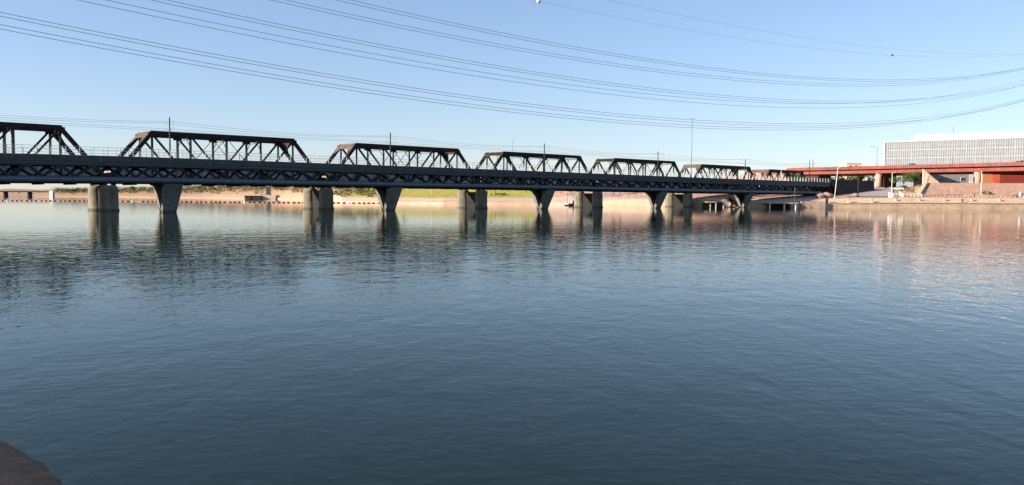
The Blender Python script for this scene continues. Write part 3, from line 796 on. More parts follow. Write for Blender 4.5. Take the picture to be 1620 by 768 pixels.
lamp('street_lamp', gpos(1319, 276), 10.6, 'white leaning twin armed lamp pole before the right end of the rail bridge', (-1.2, 2.0), 'white', .13, lean=.9, cat='street lamp')
lamp('street_lamp', gpos(1409, 279), 8.3, 'white lamp pole beside the white gate at the head of the ramp', (.7,), 'white', .13)
lamp('street_lamp', gpos(1550, 282), 8.6, 'white lamp pole on the promenade right of the pink freeway column', (-.3,), 'white', .13)
lamp('street_lamp', gpos(1256, 272), 4.4, 'short white pole under the right end of the light rail bridge', None, 'white', .09, cat='pole')
lamp('street_lamp', B(199, -3.9, 8.6+camber(199)), 4.0, 'short white pole rising behind the railing of the light rail bridge', None, 'white', .10, cat='pole')
lamp('high_mast', at(1092, 400, 9), 32.2, 'very tall thin light mast behind the sixth truss of the old bridge', (-.9, .9), 'galv', .22, cat='light mast')
d = onred(1472); lamp('high_mast', rq(d, 13.2, -.5), 17.5, 'tall thin mast in front of the white building', None, 'galv', .13, cat='light mast')
d = onred(1354); lamp('street_lamp', rq(d, 13.2, -.5), 10.0, 'tall grey lamp on the freeway with one arm to the left', (-3.0,), 'galv', .14)
lamp('street_lamp', at(810, 420, 8.5), 22.8, 'thin grey lamp post rising above the fourth truss from the left', (-.5, .5), 'galv', .13)
p = at(1283, 470, 18); e = empty('antenna_mast', p, 'small lattice antenna mast on the skyline above the left end of the freeway bridge', 'mast')
q = MB()
for a in range(3):
    q.tube([p+Vector((.5*math.cos(a*2.1), .5*math.sin(a*2.1), 0)), p+Vector((.25*math.cos(a*2.1), .25*math.sin(a*2.1), 7.3))], .07, 5)
for k in range(8): q.tube([p+Vector((.4, 0, k*.9)), p+Vector((-.3, .3, k*.9+.8))], .04, 4)
q.build('lattice', M['galv'], e, p)
q = MB()
for k in (5.2, 6.6): q.box(p+Vector((.4, 0, k)), (.2, 0, 0), (0, .15, 0), (0, 0, .4)); q.box(p+Vector((-.4, 0, k)), (.2, 0, 0), (0, .15, 0), (0, 0, .4))
q.build('antenna', M['white'], e, p)

# ---------------- big white office building
WA = Vector((.4492*480, 480, 0)); WB = Vector((.6231*438, 438, 0)); wd = (WB-WA).normalized(); wn = Vector((-wd.y, wd.x, 0))
if wn.y < 0: wn = -wn
OB = empty('office_building', (WA+WB)/2, 'large white office building with a fine gridded facade and set-back white top storey', 'building'); OBP = (WA+WB)/2
def wq(d, off, z): return WA+wd*d+wn*off+Z3*z
WL = 150.0
def wbox(mb, d0, d1, o0, o1, z0, z1):
    return mb.box(wq((d0+d1)/2, (o0+o1)/2, (z0+z1)/2), wd*(d1-d0)/2, wn*(o1-o0)/2, Z3*(z1-z0)/2)
q = MB(); wbox(q, 0, WL, 0, 40, 6, 35.9); q.build('wall', M['facade'], OB, OBP)
q = MB(); wbox(q, 0, .9, -.9, -.002, 6, 36.3); q.build('corner_fin', M['white'], OB, OBP)
q = MB(); wbox(q, .9, WL, -.9, .5, 35.92, 36.3); q.build('roof_edge', M['white'], OB, OBP)
zfl = [8.0, 12.6, 17.2, 21.8, 26.4, 31.0, 35.6]
r9 = random.Random(9)
# each glazed bay strip is one window band of a storey
for k in range(6):
    q = MB(); x = 1.6
    while x < 110:
        w2 = r9.choice([2.6, 2.6, 3.8]); 
        wbox(q, x, x+w2-.002, -.12, -.003, zfl[k]+.9, zfl[k+1]-.7)
        x += w2
    q.build('window_band', M['facglass'], OB, OBP)
for k in range(0, 7):
    q = MB(); wbox(q, .9, WL, -.34, -.13, zfl[k]-.16, zfl[k]+.16); q.build('floor_ledge', M['fin'], OB, OBP)
for k in range(6):
    q = MB(); zz = zfl[k]+(2.3); wbox(q, .9, WL, -.3, -.22, zz-.06, zz+.06); q.build('sun_shade', M['fin'], OB, OBP)
x = 1.3; nf = 0
while nf < 92:
    q = MB(); wq_ = .12 if nf % 4 else .2; wbox(q, x, x+wq_, -.36, -.14, 6, 35.9); q.build('vertical_fin', M['fin'], OB, OBP); x += 1.15; nf += 1
q = MB(); wbox(q, 15.5, 69, 5, 38, 35.9, 39.9); q.build('top_storey', M['white'], OB, OBP)
q = MB(); wbox(q, 69.01, 120, 6, 38, 35.9, 39.9); q.build('top_storey', M['white'], OB, OBP)
q = MB(); wbox(q, 69.5, 119, 5.4, 5.99, 37.2, 38.5); q.build('louvre', M['grey'], OB, OBP)
q = MB(); wbox(q, 24, 29.5, 4.2, 4.98, 36.7, 37.3); q.build('louvre', M['grey'], OB, OBP)

# ---------------- smaller buildings
def building(name, px0, px1, Y, z0, z1, m, label, depth=10, wins=(), roofm=None, parap=.25, Y2=None):
    a = at(px0, Y, 0); b = at(px1, Y2 or Y, 0); dd = (b-a).normalized(); nn = Vector((-dd.y, dd.x, 0)); c0 = (a+b)/2+Z3*z0; W = (b-a).length
    e = empty(name, c0, label, 'building'); o = c0
    def bx(s0, s1, o0, o1, y0, y1): return MB().box(a+dd*(s0+s1)/2+nn*(o0+o1)/2+Z3*(y0+y1)/2, dd*(s1-s0)/2, nn*(o1-o0)/2, Z3*(y1-y0)/2)
    bx(0, W, 0, depth, z0, z1).build('wall', m, e, o)
    bx(-parap, W+parap, -parap, depth+parap, z1+.002, z1+.35).build('roof', roofm or m, e, o)
    for (s0, s1, y0, y1) in wins:
        f = bx(s0-.12, s1+.12, -.1, -.003, y0-.12, y1+.12).build('window', M['white'], e, o)
        bx(s0, s1, -.16, -.103, y0, y1).build('pane', M['glass'], f, o)
    return e
building('beige_building', 1462, 1530, 400, 9.2, 15.9, M['grey'], 'grey beige wall building with two dark windows in the shade of the freeway deck', 12, ((6.7, 8.7, 12.0, 13.7), (17.0, 19.0, 12.0, 13.7)))
building('orange_building', 1552, 1580, 398, 9.3, 15.6, M['orange'], 'low orange stucco building right of the pink freeway column', 8)
building('red_building', 1579, 1660, 392, 9.3, 15.1, M['redst'], 'long red stucco building under the right end of the freeway deck', 9)
building('cream_building', 1337, 1360, 520, 12, 25.2, M['cream'], 'small yellow building showing above the freeway parapet', 10, ((1.5, 3, 22.5, 24), (5, 6.5, 22.5, 24)))
building('brick_building', 1206, 1238, 500, 8, 16.5, mat('pink_brick', (.42, .22, .16), .9, .2, 2), 'pink brick building glimpsed through the last small truss', 12, ((3, 5, 11, 13), (7, 9, 11, 13)))
e = building('pump_house', 411, 424, 668, ground(417, 668)-.5, ground(417, 668)+3.6, M['white'], 'small white pump house on the far bank right of the foremost V pier', 5, ((1.2, 2.2, ground(417, 668)+1.4, ground(417, 668)+2.4),), M['grey'])
b = gpos(419.5, 666); e2 = empty('intake_tower', b, 'dark square intake tower standing behind the white pump house', 'tower')
q = MB(); q.box(b+Z3*5, (1.6, 0, 0), (0, 1.6, 0), (0, 0, 5)); o = q.build('shaft', M['glass'], e2, b); q = MB(); q.box(b+Z3*10.15, (1.9, 0, 0), (0, 1.9, 0), (0, 0, .14)); q.build('cap', M['grey'], e2, b)
e2.location = e2.location+Vector((0, 10, 0))
b = at(414, 655, .0); q = MB(); q.box(b+Z3*1.6, (12.5, 0, 0), (0, 5, 0), (0, 0, 1.6)); tag(q.build('landing_wall', M['cream'], None, b), 'low cream landing wall at the water in front of the white pump house', 'wall')
for px, w_, lab in ((393, 2.4, 'dark culvert box at the left end of the cream landing wall'), (407, 3.2, 'wider dark culvert box in the middle of the cream landing wall')):
    b = at(px, 648.5, 0); q = MB(); q.box(b+Z3*1.3, (w_, 0, 0), (0, 1.2, 0), (0, 0, 1.2)); q.box(b+Z3*2.62, (w_+.3, 0, 0), (0, 1.4, 0), (0, 0, .12)); tag(q.build('culvert_box', M['darkwall'], None, b), lab, 'culvert')
# far low bridge with white tower at the left
b = at(20, 900, 0); e = empty('distant_bridge', b, 'low brown distant bridge with thin piers at the far left edge', 'bridge')
q = MB(); q.beam(at(-200, 905, 6.2), at(82, 905, 5.6), 9, 1.3); q.build('deck', M['darkwall'], e, b)
q = MB(); q.beam(at(-200, 900, 7.0), at(82, 900, 6.4), .3, .9); q.build('parapet', M['grey'], e, b)
for px in (-150, -100, -50, 10, 48): q = MB(); q.box(at(px, 905, 2.2), (.9, 0, 0), (0, 3, 0), (0, 0, 3.4)); q.build('pier', M['darkwall'], e, b)
b = at(83, 895, 0); e = empty('white_tower', b, 'small white concrete tower at the right end of the distant low bridge', 'tower')
q = MB(); q.prism([b+Vector((-1.9, -2, -1)), b+Vector((1.9, -2, -1)), b+Vector((1.9, 2, -1)), b+Vector((-1.9, 2, -1))], Z3*7.6); q.build('shaft', M['white'], e, b)
q = MB(); q.box(b+Z3*6.9, (2.2, 0, 0), (0, 2.3, 0), (0, 0, .28)); q.build('cap', M['white'], e, b)
q = MB(); q.box(b+Vector((2.2, -1.0, 2.2)), (.28, 0, 0), (0, .8, 0), (0, 0, 2.8)); q.build('ladder_box', M['grey'], e, b)

# ---------------- retaining wall carrying the rail line off the bridge
RW = empty('retaining_wall', B(248, -4.4, 4), 'dark brown retaining wall and abutment at the right end of the light rail bridge', 'wall'); RWP = B(248, -4.4, 4)
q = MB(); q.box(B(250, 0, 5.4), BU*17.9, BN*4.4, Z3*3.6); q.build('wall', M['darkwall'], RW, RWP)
q = MB(); q.box(B(250, -4.45, 9.5), BU*17.9, BN*.15, Z3*.5); q.build('coping', M['darkwall'], RW, RWP)
q = MB(); q.prism([B(232.05, -4.6, 9.0), B(268, -4.6, 9.0), B(262, -7.5, 3.5), B(236, -7.5, 3.0)], Z3*-.6); q.build('wing_wall', M['darkwall'], RW, RWP)
# dark abutment below the old bridge end
q = MB(); q.box(B(268, OT+3, 5), BU*12, BN*5, Z3*3.5); tag(q.build('bridge_abutment', M['darkwall'], None, B(268, OT+3, 1.5)), 'dark block abutment at the landward end of the old truss bridge', 'abutment')
# ramp path
q = MB(); pts = [(1332, 283), (1408, 283), (1411, 296), (1350, 296), ]
L_ = [(1334, 282.5), (1350, 292), (1362, 305), (1373, 330)]; R2 = [(1409, 282.5), (1410, 292), (1411, 305), (1412, 330)]
vs = []
for (a, ya), (c, yc) in zip(L_, R2):
    for k in range(7):
        px = a+(c-a)*k/6; vs.append(gpos(px, ya, .22))
q.add(vs, [(r*7+k, r*7+k+1, (r+1)*7+k+1, (r+1)*7+k) for r in range(3) for k in range(6)])
o = q.build('path', M['path'], fixn=False); o['kind'] = 'structure'
# lit concrete edge of the slope right of the ramp, and the stepped wall above
q = MB(); a0, a1 = gpos(1449, 286, -.2), gpos(1460, 303, -.1)
q.prism([a0, a1, a1+Z3*1.5, a0+Z3*1.3], Vector((1.4, 0, 0))); q.prism([a1, gpos(1462, 306, 0), gpos(1462, 306, 3.6), a1+Z3*1.5], Vector((1.0, 0, 0)))
tag(q.build('slope_edge_wall', M['cream'], None, a0), 'pale slanting concrete edge wall at the left end of the pink slope', 'wall')
q = MB(); b = gpos(1459, 312, 0); z9 = 9.2
q.prism([at(1458, 318, z9-.4), at(1486, 318, z9-.2), at(1458, 318, 14.6)], Vector((0, .6, 0)))
tag(q.build('gable_wall', M['cream'], None, at(1458, 318, z9)), 'pale triangular wall lit by the sun under the freeway deck', 'wall')
# long curbs that mark the bank terraces on the right
def curb(px0, px1, Y, dz, w_, h, name, label, m='tan', step=12):
    q = MB(); n = max(1, int((px1-px0)/step)); pp = [(px0+(px1-px0)*i/n) for i in range(n+1)]
    for a, c in zip(pp, pp[1:]):
        A, C = gpos(a, Y, dz), gpos(c, Y, dz); q.box((A+C)/2+Z3*h/2, (C-A)/2, (0, w_/2, 0), (0, 0, h/2))
    return tag(q.build(name, M[m], None, gpos(px0, Y)), label, 'kerb' if h < .6 else 'wall')
curb(1310, 1700, 267.5, -.02, .8, .22, 'quay_coping', 'low tan quay coping along the right bank waterline')
curb(1312, 1404, 272.6, -.1, .5, .45, 'terrace_kerb', 'pale kerb along the top of the lower bank below the ramp')
curb(1422, 1700, 272.6, -.1, .5, .35, 'terrace_kerb', 'pale kerb along the promenade edge right of the white gate')
curb(905, 1262, 291.5 if False else 0, 0, 1, 1, 'x', 'x') if False else None
# quay wall blocks near the rail bridge end
for px0, px1, lab in ((1266, 1305, 'tan block of quay wall right of the dark boat ramp under the bridge end'), (1180, 1213, 'tan block of quay wall between the last V pier and the dark boat ramp')):
    A, C = at(px0, 266.2, 0), at(px1, 266.2, 0); q = MB(); q.prism([A+Z3*-1, C+Z3*-1, C+Z3*2.1, A+Z3*2.1-Vector((0, 0, 0))], Vector((0, 8, 0)))
    tag(q.build('quay_wall', M['tan'], None, A), lab, 'wall')
def dock(px0, px1, Y, zt, label, posts, m='tandark', dp=7):
    A, C = at(px0, Y, 0), at(px1, Y, 0); b = (A+C)/2; e = empty('dock', b, label, 'dock')
    q = MB(); q.box(b+Z3*(zt-.2)+Vector((0, dp/2, 0)), ((C.x-A.x)/2, 0, 0), (0, dp/2, 0), (0, 0, .2)); q.build('platform', M['tan'], e, b)
    q = MB(); q.box(b+Z3*(zt/2-.6)+Vector((0, dp-.3, 0)), ((C.x-A.x)/2, 0, 0), (0, .3, 0), (0, 0, zt/2+.15)); q.build('back_wall', M[m], e, b)  # dark colour stands in for the shadow below the platform
    for px in posts:
        P = at(px, Y+.5, 0); q = MB(); q.tube([P-Z3*1.5, P+Z3*(zt-.4)], .22, 8); q.build('post', M['white'], e, b)
    return e
dock(1120, 1154, 262.5, 1.9, 'overhanging dock on white posts between the last two V piers', (1123, 1132, 1144, 1151), dp=9)
dock(1214, 1262, 260.5, 1.7, 'wide dark boat dock under the right end of the light rail bridge', (1217, 1240, 1258), 'darkwall', dp=8)
# dark steps going down to the dock
q = MB(); A = at(1152, 268, 3.2); q.prism([A, A+Vector((4.6, 0, .9)), A+Vector((4.6, 0, .4)), A+Vector((.5, 0, -1.6))], Vector((0, 4, 0))); tag(q.build('stair', M['darkwall'], None, A), 'dark sloping stair beside the overhanging dock', 'stairs')
# bollards / pilasters on lower wall
for px, lab in ((1307, 'dark square post in the gap of the quay wall'), (1342, 'pale bollard on the lower quay below the ramp, left one of two'), (1378, 'pale bollard on the lower quay below the ramp, right one of two')):
    b = gpos(px, 268.0, -.6); e = empty('bollard', b, lab, 'bollard'); mm = 'darkwall' if px == 1307 else 'cream'
    q = MB(); q.box(b+Z3*1.0, (.36, 0, 0), (0, .25, 0), (0, 0, .9)); q.build('post', M[mm], e, b); q = MB(); q.box(b+Z3*1.99, (.44, 0, 0), (0, .32, 0), (0, 0, .08)); q.build('cap', M[mm], e, b)
# little lights along the promenade face
labs = ['left of the white gate base', 'below the slanting edge wall', 'below the middle of the pink slope', 'below the pink freeway column', 'nearest the right edge of the photo']
for px, lb in zip((1416, 1453, 1493, 1536, 1580), labs):
    b = gpos(px, 269.6); e = empty('bank_light', b, 'small cream light box on the tan bank, '+lb, 'light', 'small light boxes along the bank')
    q = MB(); q.box(b+Z3*.3, (.28, 0, 0), (0, .25, 0), (0, 0, .35)); q.build('housing', M['cream'], e, b); q = MB(); q.prism([b+Vector((-.32, -.45, .66)), b+Vector((.32, -.45, .66)), b+Vector((.32, .3, .8)), b+Vector((-.32, .3, .8))], Z3*.08); q.build('hood', M['grey'], e, b)
b = gpos(1521, 268.2); q = MB(); q.box(b+Z3*.6, (.22, 0, 0), (0, .12, 0), (0, 0, .4)); q.box(b+Z3*1.15, (.2, 0, 0), (0, .12, 0), (0, 0, .14)); q.tube([b-Z3*.2, b+Z3*.3], .06, 6)
tag(q.build('rescue_box', M['redcon'], None, b), 'small dark red box on the bank face left of the pink column', 'box')

# promenade fences
def fence(px0, px1, Y, h, n, label, m, rails=(1.0, .55), gr='promenade fences'):
    b = gpos(px0, Y); e = empty('fence', b, label, 'fence', gr)
    P = [gpos(px0+(px1-px0)*i/n, Y) for i in range(n+1)]
    for z in rails: q = MB(); q.tube([p+Z3*h*z for p in P], .06, 6); q.build('rail', M[m], e, b)
    for p in P: q = MB(); q.tube([p-Z3*.1, p+Z3*h], .07, 6); q.build('post', M[m], e, b)
fence(1411, 1462, 279, 1.15, 9, 'white two rail fence between the gate lamp and the slanting edge wall', 'white')
fence(1470, 1522, 280, .95, 8, 'low brown rail fence along the foot of the pink slope', 'darkwall', (.9,))
fence(1523, 1625, 274, .7, 14, 'pale low rail along the promenade at the right edge', 'cream', (1.0,))
fence(985, 1075, 292, 1.1, 14, 'thin pale fence on the bank between the fourth old pier and the next one', 'cream')
# gate box
b = gpos(1407.5, 277.5); q = MB(); q.box(b+Z3*.8, (.55, 0, 0), (0, .5, 0), (0, 0, .85)); q.box(b+Z3*1.72, (.65, 0, 0), (0, .6, 0), (0, 0, .07)); tag(q.build('control_cabinet', M['white'], None, b), 'white cabinet at the foot of the gate lamp pole', 'cabinet')
b = gpos(1423, 278); q = MB(); q.prism([b, b+Vector((1.1, 0, 0)), b+Vector((1.1, 0, 1.3)), b+Vector((-.3, 0, 2.0))], Vector((0, .6, 0))); tag(q.build('gate_housing', M['white'], None, b), 'white angled gate housing on the two rail fence', 'gate')
b = gpos(1614, 282); e = empty('utility_cabinet', b, 'tall pale grey utility cabinet near the right edge of the photo', 'cabinet'); q = MB(); q.box(b+Z3*.95, (.55, 0, 0), (0, .4, 0), (0, 0, .98)); q.build('body', M['white'], e, b); q = MB(); q.box(b+Vector((0, -.42, 1.0)), (.42, 0, 0), (0, .018, 0), (0, 0, .75)); q.build('door', M['galv'], e, b); q = MB(); q.box(b+Z3*1.98, (.62, 0, 0), (0, .47, 0), (0, 0, .05)); q.build('roof', M['galv'], e, b)
b = gpos(1604.5, 281.5); e = empty('picnic_table', b, 'brown picnic table beside the pale utility cabinet', 'table')
q = MB(); q.box(b+Z3*.8, (.75, 0, 0), (0, .4, 0), (0, 0, .05)); q.build('tabletop', M['darkwall'], e, b)
for sx in (-.55, .55): q = MB(); q.box(b+Vector((sx, 0, .38)), (.06, 0, 0), (0, .35, 0), (0, 0, .37)); q.build('leg', M['darkwall'], e, b)
for sy in (-.7, .7): q = MB(); q.box(b+Vector((0, sy, .45)), (.75, 0, 0), (0, .13, 0), (0, 0, .04)); q.build('seat', M['darkwall'], e, b)
b = gpos(1459.5, 283); e = empty('sign_post', b, 'thin dark sign post at the foot of the slanting edge wall', 'sign post'); q = MB(); q.tube([b, b+Z3*2.3], .07, 6); q.build('post', M['black'], e, b); q = MB(); q.box(b+Z3*2.0, (.22, 0, 0), (0, .03, 0), (0, 0, .3)); q.build('panel', M['black'], e, b)
b = gpos(1461.5, 281); q = MB(); q.box(b+Z3*.45, (.4, 0, 0), (0, .3, 0), (0, 0, .45)); q.box(b+Z3*.95, (.46, 0, 0), (0, .36, 0), (0, 0, .05)); tag(q.build('litter_bin', M['black'], None, b), 'black litter bin beside the thin sign post', 'bin')
b = gpos(1356, 289); e = empty('brown_column', b, 'thin dark brown post standing at the left edge of the ramp', 'post'); q = MB(); q.tube([b-Z3*.3, b+Z3*5.6], .17, 8); q.build('shaft', M['darkwall'], e, b); q = MB(); q.lathe(b, [(.2, 5.5), (.34, 5.7), (.34, 6.0), (.1, 6.1)], 10); q.build('cap', M['darkwall'], e, b)
b = gpos(1350.5, 283); q = MB(); rr = random.Random(4)
def boulder(b, r, lab, seed):
    rr = random.Random(seed); me = bmesh.new(); bmesh.ops.create_icosphere(me, subdivisions=3, radius=r)
    for v in me.verts:
        n_ = math.sin(v.co.x*3/r+seed)*.12+math.sin(v.co.y*4/r+seed*2)*.1+math.sin(v.co.z*5/r)*.08
        v.co *= 1+n_+rr.uniform(-.03, .03); v.co.z *= .7
    m_ = bpy.data.meshes.new('boulder'); me.to_mesh(m_); me.free(); m_.materials.append(M['rock'])
    o = bpy.data.objects.new('boulder', m_); COL.objects.link(o); o.location = b+Z3*r*.3; tag(o, lab, 'boulder')
boulder(gpos(1351, 284), 1.2, 'boulder at the left foot of the ramp', 1)
boulder(gpos(1297, 280), 1.7, 'large pale boulder left of the leaning lamp pole, left one of two', 2)
boulder(gpos(1309, 281), 1.9, 'large pale boulder left of the leaning lamp pole, right one of two', 3)

# blue canopy with boat at the far dock
b = at(911, 294, 0); e = empty('boat_canopy', b, 'blue canopy frame on a small dock beside the fourth old pier', 'canopy')
for sx in (-3.2, -1.2, 1.2, 3.2): q = MB(); q.tube([b+Vector((sx, 0, -.5)), b+Vector((sx, 0, 4.2))], .09, 6); q.build('post', M['blue'], e, b)
q = MB(); q.box(b+Vector((0, 1, 4.25)), (3.4, 0, 0), (0, 1.4, 0), (0, 0, .08)); q.build('canopy_top', M['blue'], e, b)
q = MB(); q.box(b+Vector((0, 1, .45)), (4.6, 0, 0), (0, 1.8, 0), (0, 0, .12)); q.build('platform', M['white'], e, b)
def boat(p, L, m, label, cabin=True):
    p = Vector(p); e = empty('boat', p, label, 'boat'); q = MB(); vs = []
    secs = [(-.5, .8, .7), (-.2, 1, .75), (.2, .9, .85), (.42, .45, 1.0), (.5, .03, 1.1)]
    for (k, wv, hh) in secs:
        w2 = L*.17*wv; vs += [p+Vector((k*L, -w2, hh)), p+Vector((k*L, -w2*.55, 0)), p+Vector((k*L, 0, -.15)), p+Vector((k*L, w2*.55, 0)), p+Vector((k*L, w2, hh))]
    fs = [(i*5+j, (i+1)*5+j, (i+1)*5+j+1, i*5+j+1) for i in range(4) for j in range(4)]+[(i*5+4, (i+1)*5+4, (i+1)*5, i*5) for i in range(4)]+[(0, 1, 2, 3, 4)]
    q.add(vs, fs); q.build('hull', M[m], e, p)
    if cabin: q = MB(); q.prism([p+Vector((-.1*L, -L*.1, .8)), p+Vector((.18*L, -L*.1, .8)), p+Vector((.08*L, -L*.1, 1.7)), p+Vector((-.1*L, -L*.1, 1.7))], Vector((0, L*.2, 0))); q.build('cabin', M['glass'], e, p)
boat(at(907, 290, .1), 3.6, 'maroon', 'small dark boat moored under the blue canopy')
boat(at(963, 298, .1), 5.0, 'white', 'white boat at the bank right of the fourth old pier')
b = at(967, 297.5, 0); e = empty('boat_lift', b, 'blue grey boat lift frame beside the white boat', 'frame')
for sx in (-2.6, 0, 2.6): q = MB(); q.tube([b+Vector((sx, 0, -.5)), b+Vector((sx, 0, 4.0))], .08, 6); q.build('post', M['blue'], e, b)
q = MB(); q.beam(b+Vector((-2.6, 0, 4)), b+Vector((2.6, 0, 4)), .16, .16); q.build('cross_bar', M['blue'], e, b)
# picnic shelters and benches on the lawn
def shelter(px, Y, w_, lab):
    b = gpos(px, Y); e = empty('picnic_shelter', b, lab, 'shelter')
    for sx in (-1, 1):
        for sy in (-1, 1): q = MB(); q.tube([b+Vector((sx*w_*.4, sy*1.5, -.3)), b+Vector((sx*w_*.4, sy*1.5, 2.6))], .09, 6); q.build('post', M['darkwall'], e, b)
    q = MB(); q.prism([b+Vector((-w_/2, -2, 2.6)), b+Vector((w_/2, -2, 2.6)), b+Vector((w_*.1, -2, 3.3)), b+Vector((-w_*.1, -2, 3.3))], Vector((0, 4, 0))); q.build('roof', M['darkwall'], e, b)
    q = MB(); q.box(b+Vector((0, 0, .75)), (w_*.25, 0, 0), (0, .5, 0), (0, 0, .05)); q.box(b+Vector((0, 0, .35)), (.2, 0, 0), (0, .3, 0), (0, 0, .35)); q.build('table', M['darkwall'], e, b)
shelter(777, 338, 4.2, 'dark picnic shelter on the lawn right of the third old pier')
def bench(px, Y, w_, lab):
    b = gpos(px, Y); e = empty('bench', b, lab, 'bench')
    q = MB(); q.box(b+Z3*.5, (w_/2, 0, 0), (0, .3, 0), (0, 0, .05)); q.build('seat', M['darkwall'], e, b)
    q = MB(); q.box(b+Vector((0, .3, .85)), (w_/2, 0, 0), (0, .04, 0), (0, 0, .22)); q.build('backrest', M['darkwall'], e, b)
    for sx in (-1, 1): q = MB(); q.box(b+Vector((sx*w_*.42, 0, .22)), (.06, 0, 0), (0, .28, 0), (0, 0, .22)); q.build('leg', M['darkwall'], e, b)
bench(789, 336, 3.0, 'long dark bench right of the picnic shelter')
bench(586, 362, 2.6, 'dark bench on the lawn left of the second V pier')
bench(797.5, 336, 1.2, 'short dark bench at the right of the long bench')
lamp('street_lamp', gpos(682, 360), 5.2, 'thin pale lamp post on the lawn right of the second V pier', None, 'white', .07)
lamp('street_lamp', gpos(794, 356), 5.0, 'thin lamp post on the lawn behind the benches', None, 'galv', .07)

# ---------------- vehicles
def car(p, rz, m, label, L=4.6, h=1.5):
    e = empty('parked_car', p, label, 'car'); W = .9
    def V(x, y, z): return Vector((x, y, z))
    q = MB(); q.prism([V(-L/2, -W, .35), V(L/2, -W, .35), V(L/2, -W, .75), V(L*.27, -W, .92), V(-L*.46, -W, .95), V(-L/2, -W, .8)], V(0, 2*W, 0)); bd = q.build('body', M[m], e)
    q = MB(); q.prism([V(-L*.42, -W*.86, .96), V(L*.25, -W*.86, .93), V(L*.08, -W*.86, h-.06), V(-L*.33, -W*.86, h-.06)], V(0, 2*W*.86, 0)); q.build('windows', M['glass'], e)
    q = MB(); q.box(V(-L*.125, 0, h-.03), V(L*.21, 0, 0), V(0, W*.84, 0), V(0, 0, .03)); q.build('roof', M[m], e)
    for sx in (-.31, .31):
        for sy in (-1, 1):
            q = MB(); q.tube([V(sx*L, sy*W*1.02, .33), V(sx*L, sy*W*.8, .33)], .33, 14); wh = q.build('wheel', M['rubber'], e)
            q = MB(); q.tube([V(sx*L, sy*W*1.03, .33), V(sx*L, sy*W*.9, .33)], .19, 10); q.build('rim', M['galv'], wh)
    for sy in (-1, 1): q = MB(); q.box(V(L/2+.01, sy*W*.7, .66), V(.02, 0, 0), V(0, .15, 0), V(0, 0, .07)); q.build('headlight', M['white'], e)
    e.rotation_euler.z = rz; return e
car(gpos(1418, 318, .1), 2.6, 'silver', 'silver car parked at the top of the ramp under the freeway, nearest the lamp pole')
car(gpos(1428, 322, .1), .3, 'maroon', 'dark car parked right of the silver car near the green trees')
d = onred(1434); car(rq(d, 3, -1.0), math.atan2(rd.y, rd.x), 'maroon', 'dark car driving on the freeway overpass in front of the white building', h=1.75)
d = onred(1604); car(rq(d, 3, -1.0), math.atan2(rd.y, rd.x), 'white', 'white car on the freeway overpass near the right edge', h=1.8)

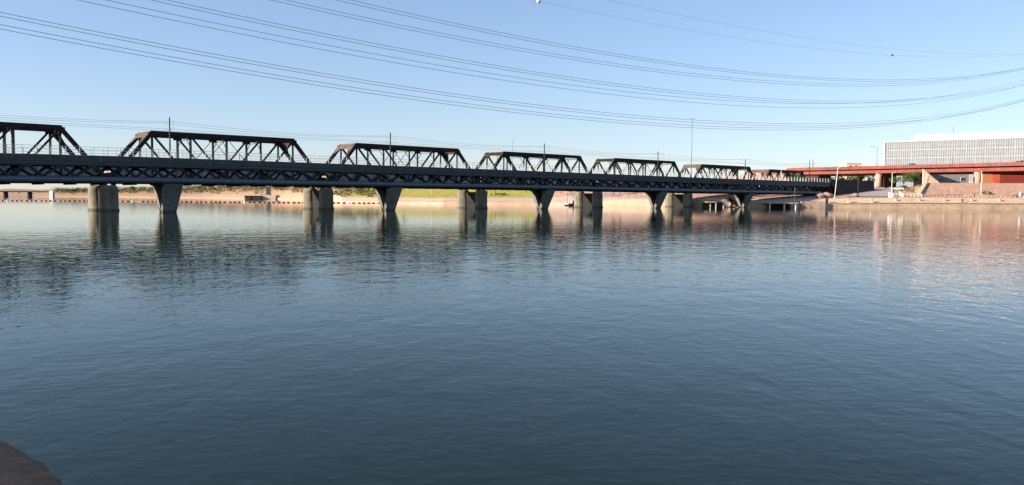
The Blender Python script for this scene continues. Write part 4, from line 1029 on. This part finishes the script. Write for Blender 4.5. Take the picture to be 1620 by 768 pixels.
# ---------------- person on the promenade
def person(p, label):
    p = Vector(p); e = empty('person', p, label, 'person')
    J = {'pel': (0, 0, .95), 'che': (0, .01, 1.25), 'nek': (0, .02, 1.46), 'hed': (0, 0, 1.56), 'top': (0, 0, 1.74), 'shl': (-.19, .02, 1.41), 'ell': (-.25, .05, 1.13), 'hal': (-.22, -.08, .88), 'shr': (.19, .02, 1.41), 'elr': (.25, .05, 1.13), 'har': (.24, -.1, .9),
         'hil': (-.09, 0, .9), 'knl': (-.11, -.06, .5), 'anl': (-.12, .04, .08), 'tol': (-.13, -.14, .03), 'hir': (.09, 0, .9), 'knr': (.11, .04, .5), 'anr': (.12, .14, .08), 'tor': (.13, -.02, .03)}
    Rr = {'pel': .15, 'che': .16, 'nek': .06, 'hed': .09, 'top': .09, 'shl': .07, 'ell': .045, 'hal': .035, 'shr': .07, 'elr': .045, 'har': .035, 'hil': .095, 'knl': .065, 'anl': .045, 'tol': .035, 'hir': .095, 'knr': .065, 'anr': .045, 'tor': .035}
    E = [('pel', 'che'), ('che', 'nek'), ('nek', 'hed'), ('hed', 'top'), ('nek', 'shl'), ('shl', 'ell'), ('ell', 'hal'), ('nek', 'shr'), ('shr', 'elr'), ('elr', 'har'), ('pel', 'hil'), ('hil', 'knl'), ('knl', 'anl'), ('anl', 'tol'), ('pel', 'hir'), ('hir', 'knr'), ('knr', 'anr'), ('anr', 'tor')]
    ks = list(J); me = bpy.data.meshes.new('body'); me.from_pydata([J[k] for k in ks], [(ks.index(a), ks.index(b)) for a, b in E], [])
    o = bpy.data.objects.new('body', me); COL.objects.link(o); o.parent = e
    sk = o.modifiers.new('skin', 'SKIN')
    for i, k in enumerate(ks): me.skin_vertices[0].data[i].radius = (Rr[k], Rr[k]) if me.skin_vertices else None
    me.skin_vertices[0].data[0].use_root = True
    o.modifiers.new('sub', 'SUBSURF').levels = 1
    me.materials.append(M['skin'])
    q = MB(); q.lathe((0, .01, 0), [(.17, .93), (.165, 1.1), (.19, 1.3), (.15, 1.43), (.07, 1.47)], 14); q.build('shirt', M['purple'], e)
    for sg in (-1, 1):
        q = MB(); a = 'l' if sg < 0 else 'r'; q.tube([J['hi'+a], J['kn'+a], (J['an'+a][0], J['an'+a][1], .12)], .115, 10, .075); q.build('trouser_leg', M['jean'], e)
        q = MB(); q.tube([J['sh'+a], J['el'+a]], .085, 8, .065); q.build('sleeve', M['purple'], e)
    q = MB(); q.lathe((0, .02, 0), [(.09, 1.6), (.115, 1.68), (.10, 1.76), (.04, 1.81)], 12); q.build('hair', M['hair'], e)
try:
    person(gpos(1539.5, 281, .02), 'person in dark purple top and dark trousers on the promenade below the pink column')
except Exception as ex:
    print('person', ex)

# ---------------- foreground ledge in the bottom left corner
q = MB(); rr = random.Random(8)
poly = [(-9.0, 1.0), (-2.2, 1.0), (-3.75, 7.0), (-4.15, 7.75), (-4.6, 8.4), (-5.2, 9.1), (-5.9, 9.7), (-7.0, 10.4), (-8.5, 11.2)]
fine = []
for (x0, y0), (x1, y1) in zip(poly, poly[1:]+poly[:1]):
    for k in range(6): fine.append((x0+(x1-x0)*k/6+rr.uniform(-.03, .03), y0+(y1-y0)*k/6+rr.uniform(-.03, .03)))
cx_, cy_ = -6.8, 5.5
vs = []
for sc_, z in ((1.06, -.5), (1.03, -.05), (1.0, -.005), (.96, .006), (.85, .012)):
    vs += [Vector((cx_+(x-cx_)*sc_+rr.uniform(-.02, .02), cy_+(y-cy_)*sc_+rr.uniform(-.02, .02), z)) for x, y in fine]
n_ = len(fine); fs = [(k*n_+j, k*n_+(j+1) % n_, (k+1)*n_+(j+1) % n_, (k+1)*n_+j) for k in range(4) for j in range(n_)]+[tuple(4*n_+j for j in range(n_))]
q.add(vs, fs, True)
tag(q.build('concrete_ledge', M['ledge'], None, (-6, 5, 0)), 'dark wet concrete ledge just awash at the bottom left corner', 'ledge')
